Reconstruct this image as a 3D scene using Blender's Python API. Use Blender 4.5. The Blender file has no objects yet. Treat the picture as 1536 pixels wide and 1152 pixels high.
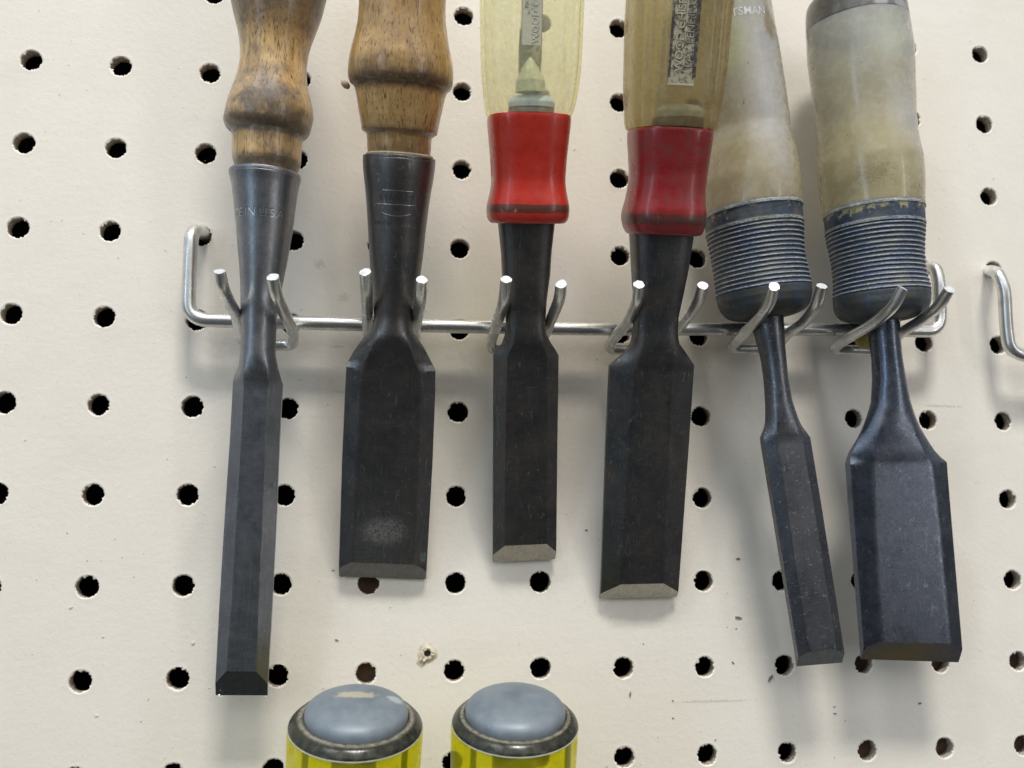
import bpy, math, random
import numpy as np
from mathutils import Matrix, Vector, noise
rnd = random.Random(7)
MM = 0.001
def W(u, v, d):                       # board coordinates in mm (right, up, out from the board) -> world metres
    return Vector((u, -d, v)) * MM

scn = bpy.context.scene
col = scn.collection
# ------------------------------------------------------------------ camera
cam = bpy.data.cameras.new("camera"); co = bpy.data.objects.new("camera", cam); col.objects.link(co)
cam.sensor_width = 36.0; cam.lens = 1276.5 / 1536 * 36.0
cam.clip_start = 0.01; cam.clip_end = 20
R = [(0.9914, 0.0072, 0.1305), (-0.0227, 0.9928, 0.1178), (-0.1287, -0.1197, 0.9844)]
cols = [Vector((r[0], -r[2], r[1])).normalized() for r in R]
m = Matrix((cols[0], cols[1], cols[2])).transposed().to_4x4()
m.translation = W(110.21, -123.96, 254.73)
co.matrix_world = m
cam.dof.use_dof = True; cam.dof.focus_distance = 0.235; cam.dof.aperture_fstop = 20
scn.camera = co
# ------------------------------------------------------------------ world (dim workshop) and lamps
w = bpy.data.worlds.new("World"); scn.world = w; w.use_nodes = True
wn = w.node_tree; bg = wn.nodes["Background"]; bg.inputs[1].default_value = 2.7
tc = wn.nodes.new('ShaderNodeTexCoord'); sp = wn.nodes.new('ShaderNodeSeparateXYZ'); wn.links.new(tc.outputs['Generated'], sp.inputs[0])
rz = wn.nodes.new('ShaderNodeValToRGB'); mr = wn.nodes.new('ShaderNodeMapRange'); mr.inputs[1].default_value = -1; mr.inputs[2].default_value = 1
wn.links.new(sp.outputs[2], mr.inputs[0]); wn.links.new(mr.outputs[0], rz.inputs[0])          # floor, benches, walls, ceiling
els = rz.color_ramp.elements; els[0].position = 0.0; els[0].color = (.07, .062, .055, 1); els[1].position = 1.0; els[1].color = (.40, .41, .42, 1)
for p_, c_ in ((.40, (.10, .095, .09, 1)), (.50, (.115, .118, .12, 1)), (.60, (.17, .178, .185, 1)), (.75, (.32, .33, .335, 1))):
    e_ = els.new(p_); e_.color = c_
nzw = wn.nodes.new('ShaderNodeTexNoise'); nzw.inputs['Scale'].default_value = 2.3; nzw.inputs['Detail'].default_value = 2; wn.links.new(tc.outputs['Generated'], nzw.inputs['Vector'])
mr2 = wn.nodes.new('ShaderNodeMapRange'); mr2.inputs[1].default_value = .35; mr2.inputs[2].default_value = .65; mr2.inputs[3].default_value = .6; mr2.inputs[4].default_value = 1.4
wn.links.new(nzw.outputs['Fac'], mr2.inputs[0])
rx = wn.nodes.new('ShaderNodeValToRGB'); mrx = wn.nodes.new('ShaderNodeMapRange'); mrx.inputs[1].default_value = -1; mrx.inputs[2].default_value = 1
wn.links.new(sp.outputs[0], mrx.inputs[0]); wn.links.new(mrx.outputs[0], rx.inputs[0])         # cooler window side on the left, shelves, lit side on the right
ex = rx.color_ramp.elements; ex[0].position = 0.0; ex[0].color = (1, 1, 1, 1); ex[1].position = 1.0; ex[1].color = (.62, .62, .62, 1)
for p_, c_ in ((.12, (.78, .92, 1, 1)), (.30, (.50, .62, .74, 1)), (.44, (.28, .29, .30, 1)), (.56, (.24, .24, .24, 1)), (.68, (.36, .38, .42, 1)), (.80, (.66, .68, .72, 1)), (.90, (.5, .5, .5, 1))):
    e_ = ex.new(p_); e_.color = c_
m0 = wn.nodes.new('ShaderNodeMix'); m0.data_type = 'RGBA'; m0.blend_type = 'MULTIPLY'; m0.inputs[0].default_value = 1
wn.links.new(rz.outputs[0], m0.inputs[6]); wn.links.new(rx.outputs[0], m0.inputs[7])
mm_ = wn.nodes.new('ShaderNodeMix'); mm_.data_type = 'RGBA'; mm_.blend_type = 'MULTIPLY'; mm_.inputs[0].default_value = 1
wn.links.new(m0.outputs[2], mm_.inputs[6]); wn.links.new(mr2.outputs[0], mm_.inputs[7]); wn.links.new(mm_.outputs[2], bg.inputs[0])
def lamp(name, loc, target, sx, sy, power, colr):
    l = bpy.data.lights.new(name, 'AREA'); l.shape = 'RECTANGLE'; l.size = sx; l.size_y = sy
    l.energy = power; l.color = colr
    o = bpy.data.objects.new(name, l); col.objects.link(o); o.location = loc
    d = Vector(target) - Vector(loc)
    z = (-d).normalized(); x = Vector((1, 0, 0)); x = (x - z * x.dot(z)).normalized(); y = z.cross(x)
    o.rotation_euler = Matrix((x, y, z)).transposed().to_euler()
    return o
tgt = (0.16, 0, -0.10)
lamp("fluorescent_lamp", (0.24, -1.06, 1.86), (0.24, 0, -0.05), 0.50, 0.26, 40.0, (1.0, 0.975, 0.925))
lamp("fluorescent_lamp", (-0.80, -1.00, 1.75), (-0.80, 0, -0.05), 0.40, 0.14, 10.0, (0.95, 0.98, 1.0))
lamp("ceiling_light_rows", (0.20, -2.1, 1.25), tgt, 3.2, 1.5, 19.0, (1.0, 0.98, 0.935))
lamp("window_light", (-1.9, -2.1, 0.0), tgt, 0.34, 1.5, 7.0, (0.62, 0.80, 1.0))
lamp("right_streak_lamp", (2.2, -2.3, 0.0), tgt, 0.24, 1.5, 7.0, (1.0, 0.98, 0.93))  # unseen tall lamp added for the white right-hand streaks on the steel
scn.view_settings.view_transform = 'Standard'; scn.view_settings.look = 'None'
scn.view_settings.exposure = -0.10; scn.view_settings.gamma = 1.0
scn.cycles.max_bounces = 10; scn.cycles.transparent_max_bounces = 12
scn.cycles.use_denoising = True
scn.cycles.sample_clamp_indirect = 6

# ------------------------------------------------------------------ node helpers
class Mat:
    def __init__(s, name):
        s.m = bpy.data.materials.new(name); s.m.use_nodes = True; s.nt = s.m.node_tree; s.nt.nodes.clear()
        s.out = s.n('OutputMaterial')
    def n(s, t, **kw):
        nd = s.nt.nodes.new('ShaderNode' + t)
        for k, v in kw.items(): setattr(nd, k, v)
        return nd
    def set(s, sock, v):
        if isinstance(v, bpy.types.NodeSocket): s.nt.links.new(v, sock)
        elif isinstance(v, (tuple, list)) and len(v) == 3 and sock.type == 'RGBA': sock.default_value = (*v, 1)
        else: sock.default_value = v
    def coords(s, sx=1, sy=1, sz=1, off=(0, 0, 0)):      # object coordinates in mm
        tc = s.n('TexCoord'); mp = s.n('Mapping')
        mp.inputs['Scale'].default_value = (1000 * sx, 1000 * sy, 1000 * sz)
        mp.inputs['Location'].default_value = off
        s.nt.links.new(tc.outputs['Object'], mp.inputs['Vector']); return mp.outputs[0]
    def noise(s, vec, scale, detail=3, rough=0.55, dist=0.0):
        nd = s.n('TexNoise'); s.set(nd.inputs['Vector'], vec); nd.inputs['Scale'].default_value = scale
        nd.inputs['Detail'].default_value = detail; nd.inputs['Roughness'].default_value = rough
        nd.inputs['Distortion'].default_value = dist
        return nd.outputs['Fac']
    def ramp(s, v, a, b, lo=0.0, hi=1.0):
        nd = s.n('MapRange'); s.set(nd.inputs[0], v); nd.inputs[1].default_value = a; nd.inputs[2].default_value = b
        nd.inputs[3].default_value = lo; nd.inputs[4].default_value = hi; return nd.outputs[0]
    def mix(s, f, a, b, mode='MIX'):
        nd = s.n('Mix', data_type='RGBA', blend_type=mode); s.set(nd.inputs[0], f)
        s.set(nd.inputs[6], a); s.set(nd.inputs[7], b); return nd.outputs[2]
    def math(s, op, a, b=0.0, c=0.0):
        nd = s.n('Math', operation=op); s.set(nd.inputs[0], a); s.set(nd.inputs[1], b); s.set(nd.inputs[2], c); return nd.outputs[0]
    def attr(s, name):
        nd = s.n('Attribute'); nd.attribute_name = name; return nd.outputs['Fac']
    def bump(s, h, strength, dist, normal=None):
        nd = s.n('Bump'); s.set(nd.inputs['Height'], h); nd.inputs['Strength'].default_value = strength
        nd.inputs['Distance'].default_value = dist * MM
        if normal is not None: s.set(nd.inputs['Normal'], normal)
        return nd.outputs[0]
    def bevel(s, r):
        nd = s.n('Bevel', samples=4); nd.inputs['Radius'].default_value = r * MM; return nd.outputs[0]
    def spot(s, cx, cy, cz, rx, ry, rz, nz=0.5, nscale=0.8, soft=0.0):   # a stain of its own shape round a point (mm)
        v = s.coords(1 / rx, 1 / ry, 1 / rz, (-cx / rx, -cy / ry, -cz / rz))
        ln = s.n('VectorMath', operation='LENGTH'); s.set(ln.inputs[0], v)
        nn = s.noise(s.coords(), nscale, 4, 0.65)
        q = s.math('ADD', ln.outputs['Value'], s.math('MULTIPLY', s.math('SUBTRACT', nn, 0.5), nz * 4))
        return s.ramp(q, 1.15 + soft, 0.75 - soft * .8)
    def bsdf(s, **kw):
        b = s.n('BsdfPrincipled')
        for k, v in kw.items():
            s.set(b.inputs[k.replace('_', ' ')], v)
        return b
    def finish(s, sh):
        s.nt.links.new(sh.outputs[0] if hasattr(sh, 'outputs') else sh, s.out.inputs[0]); return s.m

# ------------------------------------------------------------------ mesh helpers
def tag(o, label=None, cat=None, group=None, kind=None):
    if label: o['label'] = label
    if cat: o['category'] = cat
    if group: o['group'] = group
    if kind: o['kind'] = kind
    return o
STRETCH = None                         # true lengths and thicknesses of the tool being built against its drawing: (height, real height, girth factor)
def mesh_obj(name, verts, faces, mats, parent=None, fm=None, attrs=None, angle=32, smooth=True):
    me = bpy.data.meshes.new(name)
    if STRETCH:
        T_, Z_, G_ = STRETCH; verts = [(x * float(np.interp(z, T_, G_)), y * float(np.interp(z, T_, G_)), float(np.interp(z, T_, Z_)) if z > 0 else z) for x, y, z in verts]
    me.from_pydata([tuple(Vector(v) * MM) for v in verts], [], faces)
    for mt in (mats if isinstance(mats, (list, tuple)) else [mats]): me.materials.append(mt)
    if fm is not None: me.polygons.foreach_set('material_index', fm)
    if smooth:
        me.polygons.foreach_set('use_smooth', [True] * len(me.polygons))
    for k, vals in (attrs or {}).items():
        a = me.attributes.new(k, 'FLOAT', 'POINT'); a.data.foreach_set('value', vals)
    me.validate(); me.update()
    if smooth and angle: me.set_sharp_from_angle(angle=math.radians(angle))
    o = bpy.data.objects.new(name, me); col.objects.link(o)
    if parent: o.parent = parent
    return o
def loft_data(rings, cap0=True, cap1=True, base=0):
    n = len(rings[0]); V = [p for r in rings for p in r]; F = []
    for i in range(len(rings) - 1):
        for j in range(n):
            a = i * n + j; b = i * n + (j + 1) % n
            F.append((base + a, base + b, base + b + n, base + a + n))
    if cap0: F.append(tuple(base + j for j in reversed(range(n))))
    if cap1: F.append(tuple(base + (len(rings) - 1) * n + j for j in range(n)))
    return V, F
def pchip(xs, ys, q):
    xs = np.array(xs, float); ys = np.array(ys, float); h = np.diff(xs); dl = np.diff(ys) / h
    m = np.zeros(len(xs)); m[0] = dl[0]; m[-1] = dl[-1]
    for i in range(1, len(xs) - 1):
        if dl[i - 1] * dl[i] > 0:
            w1 = 2 * h[i] + h[i - 1]; w2 = h[i] + 2 * h[i - 1]
            m[i] = (w1 + w2) / (w1 / dl[i - 1] + w2 / dl[i])
    k = np.clip(np.searchsorted(xs, q) - 1, 0, len(h) - 1); t = (q - xs[k]) / h[k]
    return ((1 + 2 * t) * (1 - t) ** 2 * ys[k] + t * (1 - t) ** 2 * h[k] * m[k] + t * t * (3 - 2 * t) * ys[k + 1] + t * t * (t - 1) * h[k] * m[k + 1])
def densify(ts, step):
    out = []
    for a, b in zip(ts[:-1], ts[1:]):
        n = max(1, int(math.ceil((b - a) / step)))
        out += [a + (b - a) * i / n for i in range(n)]
    return np.array(out + [ts[-1]])
def circle(n=72): return [(math.sin(2 * math.pi * i / n), -math.cos(2 * math.pi * i / n)) for i in range(n)]
def superell(e, n=96, flute=0.0, fpos=0.0, fw=0.1):
    out = []
    for i in range(n):
        a = 2 * math.pi * i / n; s, c = math.sin(a), -math.cos(a)
        r = 1 / (abs(s) ** e + abs(c) ** e) ** (1 / e)
        if flute:
            for k in range(4):
                for sg in (-1, 1):
                    f = k * math.pi / 2 + sg * fpos; dd = (a - f + math.pi) % (2 * math.pi) - math.pi
                    r -= flute * math.exp(-(dd / fw) ** 2)
        out.append((r * s, r * c))
    return out
def turned(name, prof, mat, parent, cx=None, ring=None, step=0.8, attr=None, wob=0.0, smooth_profile=True, angle=40, cy=0.0, caps=(True, True)):
    """prof: [(t, r)]; cx: [(t, x offset)]; attr: {name: f(t) or [(t, value)]}"""
    ts = [p[0] for p in prof]; q = densify(ts, step)
    r = pchip(ts, [p[1] for p in prof], q) if smooth_profile else np.interp(q, ts, [p[1] for p in prof])
    cxs = np.interp(q, *zip(*cx)) if cx else np.zeros(len(q))
    ring = ring or circle(); rings = []
    for t, rr, c in zip(q, r, cxs):
        rg = []
        for x, y in ring:
            k = 1.0
            if wob: k += wob * noise.noise(Vector((x * 1.3, y * 1.3, t * 0.12 + 3.1)))
            rg.append((c + x * rr * k, cy + y * rr * k, t))
        rings.append(rg)
    V, F = loft_data(rings, *caps)
    at = {}
    for k, f in (attr or {}).items():
        vals = []
        for t in q:
            a = f(t) if callable(f) else float(np.interp(t, *zip(*f)))
            vals += [a] * len(ring)
        at[k] = vals
    return mesh_obj(name, V, F, mat, parent, attrs=at, angle=angle)
def tube(name, pts, r, mats, parent, n=16, tips=(False, False), bend=2.0, sub=5):
    P = [Vector(p) for p in pts]; Q = [P[0]]
    for i in range(1, len(P) - 1):
        a = P[i] - P[i - 1]; b = P[i + 1] - P[i]; k = min(bend, a.length * .45, b.length * .45)
        p0 = P[i] - a.normalized() * k; p1 = P[i] + b.normalized() * k
        for j in range(sub + 1):
            t = j / sub; Q.append(p0 * (1 - t) ** 2 + P[i] * 2 * t * (1 - t) + p1 * t * t)
    Q.append(P[-1]); rings = []; up = None
    for i, p in enumerate(Q):
        d = (Q[min(i + 1, len(Q) - 1)] - Q[max(i - 1, 0)]).normalized()
        if up is None: up = d.orthogonal().normalized()
        up = (up - d * up.dot(d)).normalized(); s = d.cross(up)
        rings.append([tuple(p + (up * math.cos(2 * math.pi * j / n) + s * math.sin(2 * math.pi * j / n)) * r) for j in range(n)])
    rings = [[(x, -z, y) for x, y, z in rg] for rg in rings]      # (u, v, d) -> world axes in mm
    for e_, on in ((0, tips[0]), (-1, tips[1])):                   # cropped ends: slanted, a little out of round
        if on:
            dv = Vector(rings[e_][0]) - Vector(rings[e_ + 1 if e_ == 0 else -2][0]); dv.normalize(); k0 = rnd.uniform(0, 6)
            cen = sum((Vector(q) for q in rings[e_]), Vector()) / n; sl = rnd.uniform(.05, .28)
            rings[e_] = [tuple(cen + (Vector(q) - cen) * rnd.uniform(.84, .99) + dv * (sl * math.cos(2 * math.pi * j / n + k0) + rnd.uniform(-.08, .08))) for j, q in enumerate(rings[e_])]
    V, F = loft_data(rings); fm = [0] * len(F)
    # small chamfer rings on the cut ends
    if tips[0]: fm[-2] = 1
    if tips[1]: fm[-1] = 1
    return mesh_obj(name, V, F, mats, parent, fm=fm, angle=45)
def frame_empty(name, o, x, y, z):
    e = bpy.data.objects.new(name, None); col.objects.link(e); e.empty_display_size = 0.01
    ax = [Vector((a[0], -a[2], a[1])) for a in (x, y, z)]
    mt = Matrix(ax).transposed().to_4x4(); mt.translation = W(*o); e.matrix_world = mt
    return e
def text_mesh(body, size, bold=0.0, spacing=1.0):
    c = bpy.data.curves.new('t', 'FONT'); c.body = body; c.size = size; c.offset = bold; c.resolution_u = 3
    c.space_character = spacing; c.align_x = 'CENTER'; c.align_y = 'CENTER'
    o = bpy.data.objects.new('t', c); col.objects.link(o)
    dg = bpy.context.evaluated_depsgraph_get(); me = o.evaluated_get(dg).to_mesh()
    V = [tuple(v.co) for v in me.vertices]; F = [tuple(p.vertices) for p in me.polygons]
    o.evaluated_get(dg).to_mesh_clear(); bpy.data.objects.remove(o); bpy.data.curves.remove(c)
    return V, F

# ------------------------------------------------------------------ materials
def mat_paint():
    s = Mat('board_paint'); v = s.coords()
    p = s.attr('paint')
    big = s.noise(v, 0.012, 3); mid = s.noise(v, 0.09, 4)
    c = s.mix(s.ramp(big, .3, .7), (0.825, 0.765, 0.675), (0.86, 0.805, 0.72))
    c = s.mix(s.ramp(mid, .35, .75, 0, .35), c, (0.76, 0.70, 0.62)); c = s.mix(s.ramp(s.noise(s.coords(.25, 1, 1), .06, 5, .7), .52, .72, 0, .30), c, (0.70, 0.64, 0.56))
    sp = s.noise(v, 0.55, 2, .5); c = s.mix(s.ramp(sp, .71, .77, 0, .55), c, (0.30, 0.26, 0.21))
    sp2 = s.noise(s.coords(off=(31, 7, 9)), 1.4, 1, .5); c = s.mix(s.ramp(sp2, .76, .82, 0, .45), c, (0.35, 0.30, 0.24))
    scr = s.noise(s.coords(.03, 1, 1.3), 1.0, 3, .6, .6); c = s.mix(s.ramp(scr, .70, .78, 0, .18), c, (0.50, 0.45, 0.38))
    # scuff lines at the height below the rack
    for cx, cz, rx in ((97, -96.5, 7), (284, -97, 7), (91, -83, 2), (205, -187.5, 12)):
        c = s.mix(s.math('MULTIPLY', s.spot(cx, 0, cz, rx, 40, .35, .9, .9), .38), c, (0.45, 0.36, 0.27))
    for cx, cz in ((92.5, -68), (85, -58)):
        c = s.mix(s.math('MULTIPLY', s.spot(cx, 0, cz, 1.6, 40, 1.2, 1.1, 1.3), .4), c, (0.50, 0.43, 0.33))
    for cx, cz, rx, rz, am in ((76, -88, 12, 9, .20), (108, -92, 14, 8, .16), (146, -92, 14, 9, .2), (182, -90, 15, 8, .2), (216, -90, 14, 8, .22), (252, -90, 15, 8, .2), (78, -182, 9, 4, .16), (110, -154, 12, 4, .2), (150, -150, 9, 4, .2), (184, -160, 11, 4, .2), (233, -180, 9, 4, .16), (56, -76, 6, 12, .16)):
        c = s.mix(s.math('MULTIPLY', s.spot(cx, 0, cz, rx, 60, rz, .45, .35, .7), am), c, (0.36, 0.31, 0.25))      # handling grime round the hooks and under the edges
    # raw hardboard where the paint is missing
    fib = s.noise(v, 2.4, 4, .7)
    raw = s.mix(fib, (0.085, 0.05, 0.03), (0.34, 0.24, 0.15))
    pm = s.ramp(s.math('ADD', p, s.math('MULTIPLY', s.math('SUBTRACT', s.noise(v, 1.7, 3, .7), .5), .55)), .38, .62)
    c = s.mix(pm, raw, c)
    h = s.math('ADD', s.noise(v, .55, 3, .6), s.math('MULTIPLY', s.noise(v, 2.0, 2), .35))
    h = s.math('ADD', h, s.math('MULTIPLY', s.ramp(sp, .70, .80), .8))
    nrm = s.bump(h, .42, .22)
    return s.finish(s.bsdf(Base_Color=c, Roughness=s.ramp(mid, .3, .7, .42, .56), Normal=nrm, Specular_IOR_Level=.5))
def mat_simple(name, c, rough=.6, metal=0.0, nz=.25, scale=.3, bumpd=.05, spec=.5):
    s = Mat(name); v = s.coords(); f = s.noise(v, scale, 5, .65)
    d = tuple(x * (1 - nz) for x in c); l = tuple(min(1, x * (1 + nz * .6)) for x in c)
    return s.finish(s.bsdf(Base_Color=s.mix(s.ramp(f, .3, .7), d, l), Roughness=s.ramp(f, .3, .7, rough + .07, rough - .07), Metallic=metal,
                           Normal=s.bump(f, .3, bumpd), Specular_IOR_Level=spec))
def mat_steel(name, c=(0.165, 0.175, 0.195), brown=.3, rough=.40, seed=0, scratch=.3, stains=(), bev=.35, pit=.3):
    s = Mat(name); v = s.coords(off=(seed * 13.7, seed * 5.1, seed * 3.3))
    a = s.noise(v, .10, 5, .6, .4); b = s.noise(v, .45, 5, .7); fine = s.noise(v, 3.0, 3, .7)
    cc = s.mix(s.ramp(a, .3, .7), tuple(x * .80 for x in c), tuple(x * 1.18 for x in c))
    cc = s.mix(s.ramp(s.math('ADD', s.math('MULTIPLY', b, .5), s.math('MULTIPLY', a, .5)), .47, .66, 0, brown * 1.5), cc, (0.155, 0.115, 0.085))
    cc = s.mix(s.ramp(fine, .60, .78, 0, .5), cc, (0.32, 0.32, 0.31))
    st = s.noise(s.coords(1.2, 1.2, .05, (seed, 3, 1)), 1.6, 3, .6)
    dk = s.noise(s.coords(off=(seed * 2.7, 5, 9)), .22, 5, .75, .6); cc = s.mix(s.ramp(dk, .57, .72, 0, .30), cc, tuple(x * .45 for x in c))
    cc = s.mix(s.ramp(st, .56, .72, 0, .35), cc, tuple(x * 1.7 for x in c))
    sc = s.noise(s.coords(.8, 1, 2.4, (seed * 3, 0, 0)), 1.0, 2, .5, 1.2)
    cc = s.mix(s.ramp(sc, .665, .70, 0, scratch), cc, (0.55, 0.55, 0.55))
    gl = s.noise(s.coords(.10, 1, 3.0, (seed, 1, 2)), 2.6, 4, .7); cc = s.mix(s.ramp(gl, .50, .70, 0, .28), cc, tuple(min(1, x * 2.1) for x in c))
    hl = s.noise(s.coords(.55, 1, .10, (seed * 5, 0, 3)), .8, 2, .5, .4); hm = s.noise(v, .3, 2, .5)
    hair = s.math('MULTIPLY', s.ramp(s.math('ABSOLUTE', s.math('SUBTRACT', hl, .5)), .010, .003), s.ramp(hm, .50, .60)); cc = s.mix(s.math('MULTIPLY', hair, .38), cc, (.55, .55, .54))
    h2 = s.noise(s.coords(.12, 1, .6, (seed * 2, 4, 3)), .9, 2, .5, .6); hair2 = s.math('MULTIPLY', s.ramp(s.math('ABSOLUTE', s.math('SUBTRACT', h2, .46)), .008, .002), s.ramp(hm, .46, .36)); cc = s.mix(s.math('MULTIPLY', hair2, .25), cc, (.5, .5, .5))
    rr = s.math('ADD', s.ramp(b, .3, .75, rough - .05, rough + .10), s.ramp(a, .3, .7, -.03, .04))
    metal = .92; mk = None
    for sp, sc_c, amt in stains:
        mk = s.math('MULTIPLY', s.math('MULTIPLY', s.spot(*sp), amt), s.ramp(s.noise(s.coords(1, 1, 1.3), 2.1, 3, .7), .40, .62, .15, 1.25)); cc = s.mix(mk, cc, sc_c)
    nb = s.bevel(bev)
    h = s.math('ADD', s.math('MULTIPLY', b, .35), s.math('MULTIPLY', s.ramp(fine, .5, .75), pit)); h = s.math('ADD', h, s.math('MULTIPLY', gl, .25))
    n1 = s.bump(h, .35, .08, nb)
    return s.finish(s.bsdf(Base_Color=cc, Metallic=metal, Roughness=rr, Normal=n1))
def mat_ground(name, c, streak=(1.0, 1.0), rough=.34, stain=None):
    s = Mat(name); tc = s.n('TexCoord'); mp = s.n('Mapping')
    mp.inputs['Scale'].default_value = (1000, 1000, 1000); mp.inputs['Rotation'].default_value = (0, math.radians(55), 0)
    s.nt.links.new(tc.outputs['Object'], mp.inputs['Vector'])
    m2 = s.n('Mapping'); m2.inputs['Scale'].default_value = (.08, .6, 1.6); s.nt.links.new(mp.outputs[0], m2.inputs['Vector'])
    f = s.noise(m2.outputs[0], 2.2, 4, .65); b = s.noise(s.coords(), .4, 3)
    cc = s.mix(s.ramp(f, .35, .7), tuple(x * .72 for x in c), tuple(x * 1.15 for x in c))
    cc = s.mix(s.ramp(b, .5, .8, 0, .4), cc, tuple(x * .5 for x in c))
    if stain: cc = s.mix(s.spot(*stain[0]), cc, stain[1])
    return s.finish(s.bsdf(Base_Color=cc, Metallic=.8, Roughness=rough, Normal=s.bump(f, .3, .04, s.bevel(.2))))
def mat_wood(name, light, dark, grime, seed=0, rough=.38, gr_hi=.5):
    s = Mat(name); v = s.coords(off=(seed * 9.1, seed * 4.7, seed))
    g = s.noise(s.coords(1, 1, .045, (seed * 3.3, 1, 0)), .55, 5, .6, .5)
    p1 = s.noise(s.coords(1.6, 1.6, .16, (seed, 8, 2)), 1.5, 3, .6, .2)
    p2 = s.noise(s.coords(2.6, 2.6, .35, (seed + 4, 8, 2)), 1.3, 2, .6)
    c = s.mix(s.ramp(g, .35, .68), dark, light)
    c = s.mix(s.ramp(s.noise(v, .15, 4, .65), .42, .62, 0, .65), c, tuple(x * k for x, k in zip(light, (.66, .60, .54))))
    c = s.mix(s.ramp(p1, .565, .66, 0, .85), c, (0.055, 0.03, 0.012))
    c = s.mix(s.ramp(p2, .62, .70, 0, .75), c, (0.05, 0.03, 0.015))
    big = s.noise(v, .055, 5, .62, .3)
    gm = s.math('ADD', s.ramp(big, .50, .60, 0, gr_hi), s.attr('grime')); 
    gm = s.math('MULTIPLY', s.math('MINIMUM', gm, 1.0), s.ramp(s.noise(v, .7, 3, .7), .2, .6, .6, 1.0))
    c = s.mix(gm, c, grime)
    h = s.math('ADD', s.math('MULTIPLY', s.ramp(p1, .58, .70), -.8), s.math('MULTIPLY', s.noise(v, .35, 4), .8))
    return s.finish(s.bsdf(Base_Color=c, Roughness=s.ramp(s.noise(v, .3, 3), .3, .7, rough - .06, rough + .16), Normal=s.bump(h, .5, .16),
                           Coat_Weight=.5, Coat_Roughness=.2, Specular_IOR_Level=.5))
def mat_acetate(name, c1, c2, transp, haze=(.6, .6, .6), hz=.3, tr_col=(.9, .87, .6), rough=.25, seed=0, sss=3.5, spots=(), zgrad=None):
    """cloudy cellulose plastic: scattering body mixed with straight see-through"""
    s = Mat(name); v = s.coords(off=(seed * 7.7, seed, seed * 2.1))
    a = s.noise(v, .07, 4, .55, .4); b = s.noise(v, .4, 4, .65)
    c = s.mix(s.ramp(a, .35, .68), c1, c2)
    if zgrad is not None:
        z0, z1, cz = zgrad; sep = s.n('SeparateXYZ'); s.set(sep.inputs[0], s.coords())
        zz = s.math('ADD', sep.outputs[2], s.math('MULTIPLY', s.math('SUBTRACT', a, .5), 30)); c = s.mix(s.ramp(zz, z0, z1), c, cz)
    c = s.mix(s.ramp(b, .48, .74, 0, hz), c, haze)
    for sp, cc, amt in spots: c = s.mix(s.math('MULTIPLY', s.spot(*sp), amt), c, cc)
    dk = s.noise(s.coords(1.2, 1.2, .8, (seed, 0, 0)), .55, 2, .5)
    c = s.mix(s.ramp(dk, .715, .77, 0, .75), c, (.10, .08, .05))
    fine = s.noise(s.coords(1.6, 1.6, .9), 1.1, 3, .6, .8)
    c = s.mix(s.ramp(fine, .68, .76, 0, .35), c, (.85, .85, .80))
    bs = s.bsdf(Base_Color=c, Roughness=s.ramp(b, .3, .7, rough - .08, rough + .15), Subsurface_Weight=.85, Subsurface_Scale=sss * MM,
                Subsurface_Radius=(1, .85, .5), Normal=s.bump(s.math('ADD', s.math('MULTIPLY', b, .6), s.math('MULTIPLY', s.ramp(fine, .6, .8), .5)), .35, .12), IOR=1.48, Coat_Weight=.5, Coat_Roughness=.13)
    if transp <= 0: return s.finish(bs)
    t = s.n('BsdfTransparent'); s.set(t.inputs[0], tr_col)
    mx = s.n('MixShader'); s.set(mx.inputs[0], s.ramp(b, .3, .75, 1 - transp * 1.1, 1 - transp * .85)); s.nt.links.new(t.outputs[0], mx.inputs[1]); s.nt.links.new(bs.outputs[0], mx.inputs[2])
    return s.finish(mx)
def mat_red(name, c, worn, seed=0, dirt=.2):
    s = Mat(name); v = s.coords(off=(seed * 5, 3, 1)); b = s.noise(v, .25, 5, .65); f = s.noise(v, 1.3, 3, .6)
    cc = s.mix(s.ramp(b, .35, .7), tuple(x * .8 for x in c), c)
    cc = s.mix(s.ramp(b, .42, .72, 0, dirt), cc, (.12, .06, .055)); db = s.noise(s.coords(off=(seed * 3, 1, 7)), .5, 4, .75, .5); cc = s.mix(s.ramp(db, .60, .68, 0, dirt * 1.3), cc, (.09, .05, .05))
    cc = s.mix(s.ramp(f, .68, .76, 0, .6), cc, (.08, .04, .03))
    wv = s.attr('worn'); wm = s.math('MULTIPLY', s.ramp(s.math('ADD', wv, s.math('MULTIPLY', s.math('SUBTRACT', s.noise(s.coords(.35, .35, 1.2), 1.0, 4, .65), .5), 1.3)), .50, .82), .9)
    wc = s.mix(s.ramp(s.noise(s.coords(1.2, 1.2, .5), .5, 4, .7), .60, .70), (.085, .038, .03), worn)
    cc = s.mix(wm, cc, wc)
    sc = s.noise(s.coords(.5, .5, 1.9, (seed, 2, 0)), .9, 2, .5, 1.5); cc = s.mix(s.ramp(sc, .73, .77, 0, .5), cc, (.7, .35, .3))
    return s.finish(s.bsdf(Base_Color=cc, Roughness=s.ramp(b, .3, .7, .22, .40), Subsurface_Weight=.25, Subsurface_Scale=.001, Coat_Weight=.2, Coat_Roughness=.15,
                           Normal=s.bump(s.math('ADD', b, s.math('MULTIPLY', f, .3)), .3, .12)))
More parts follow.
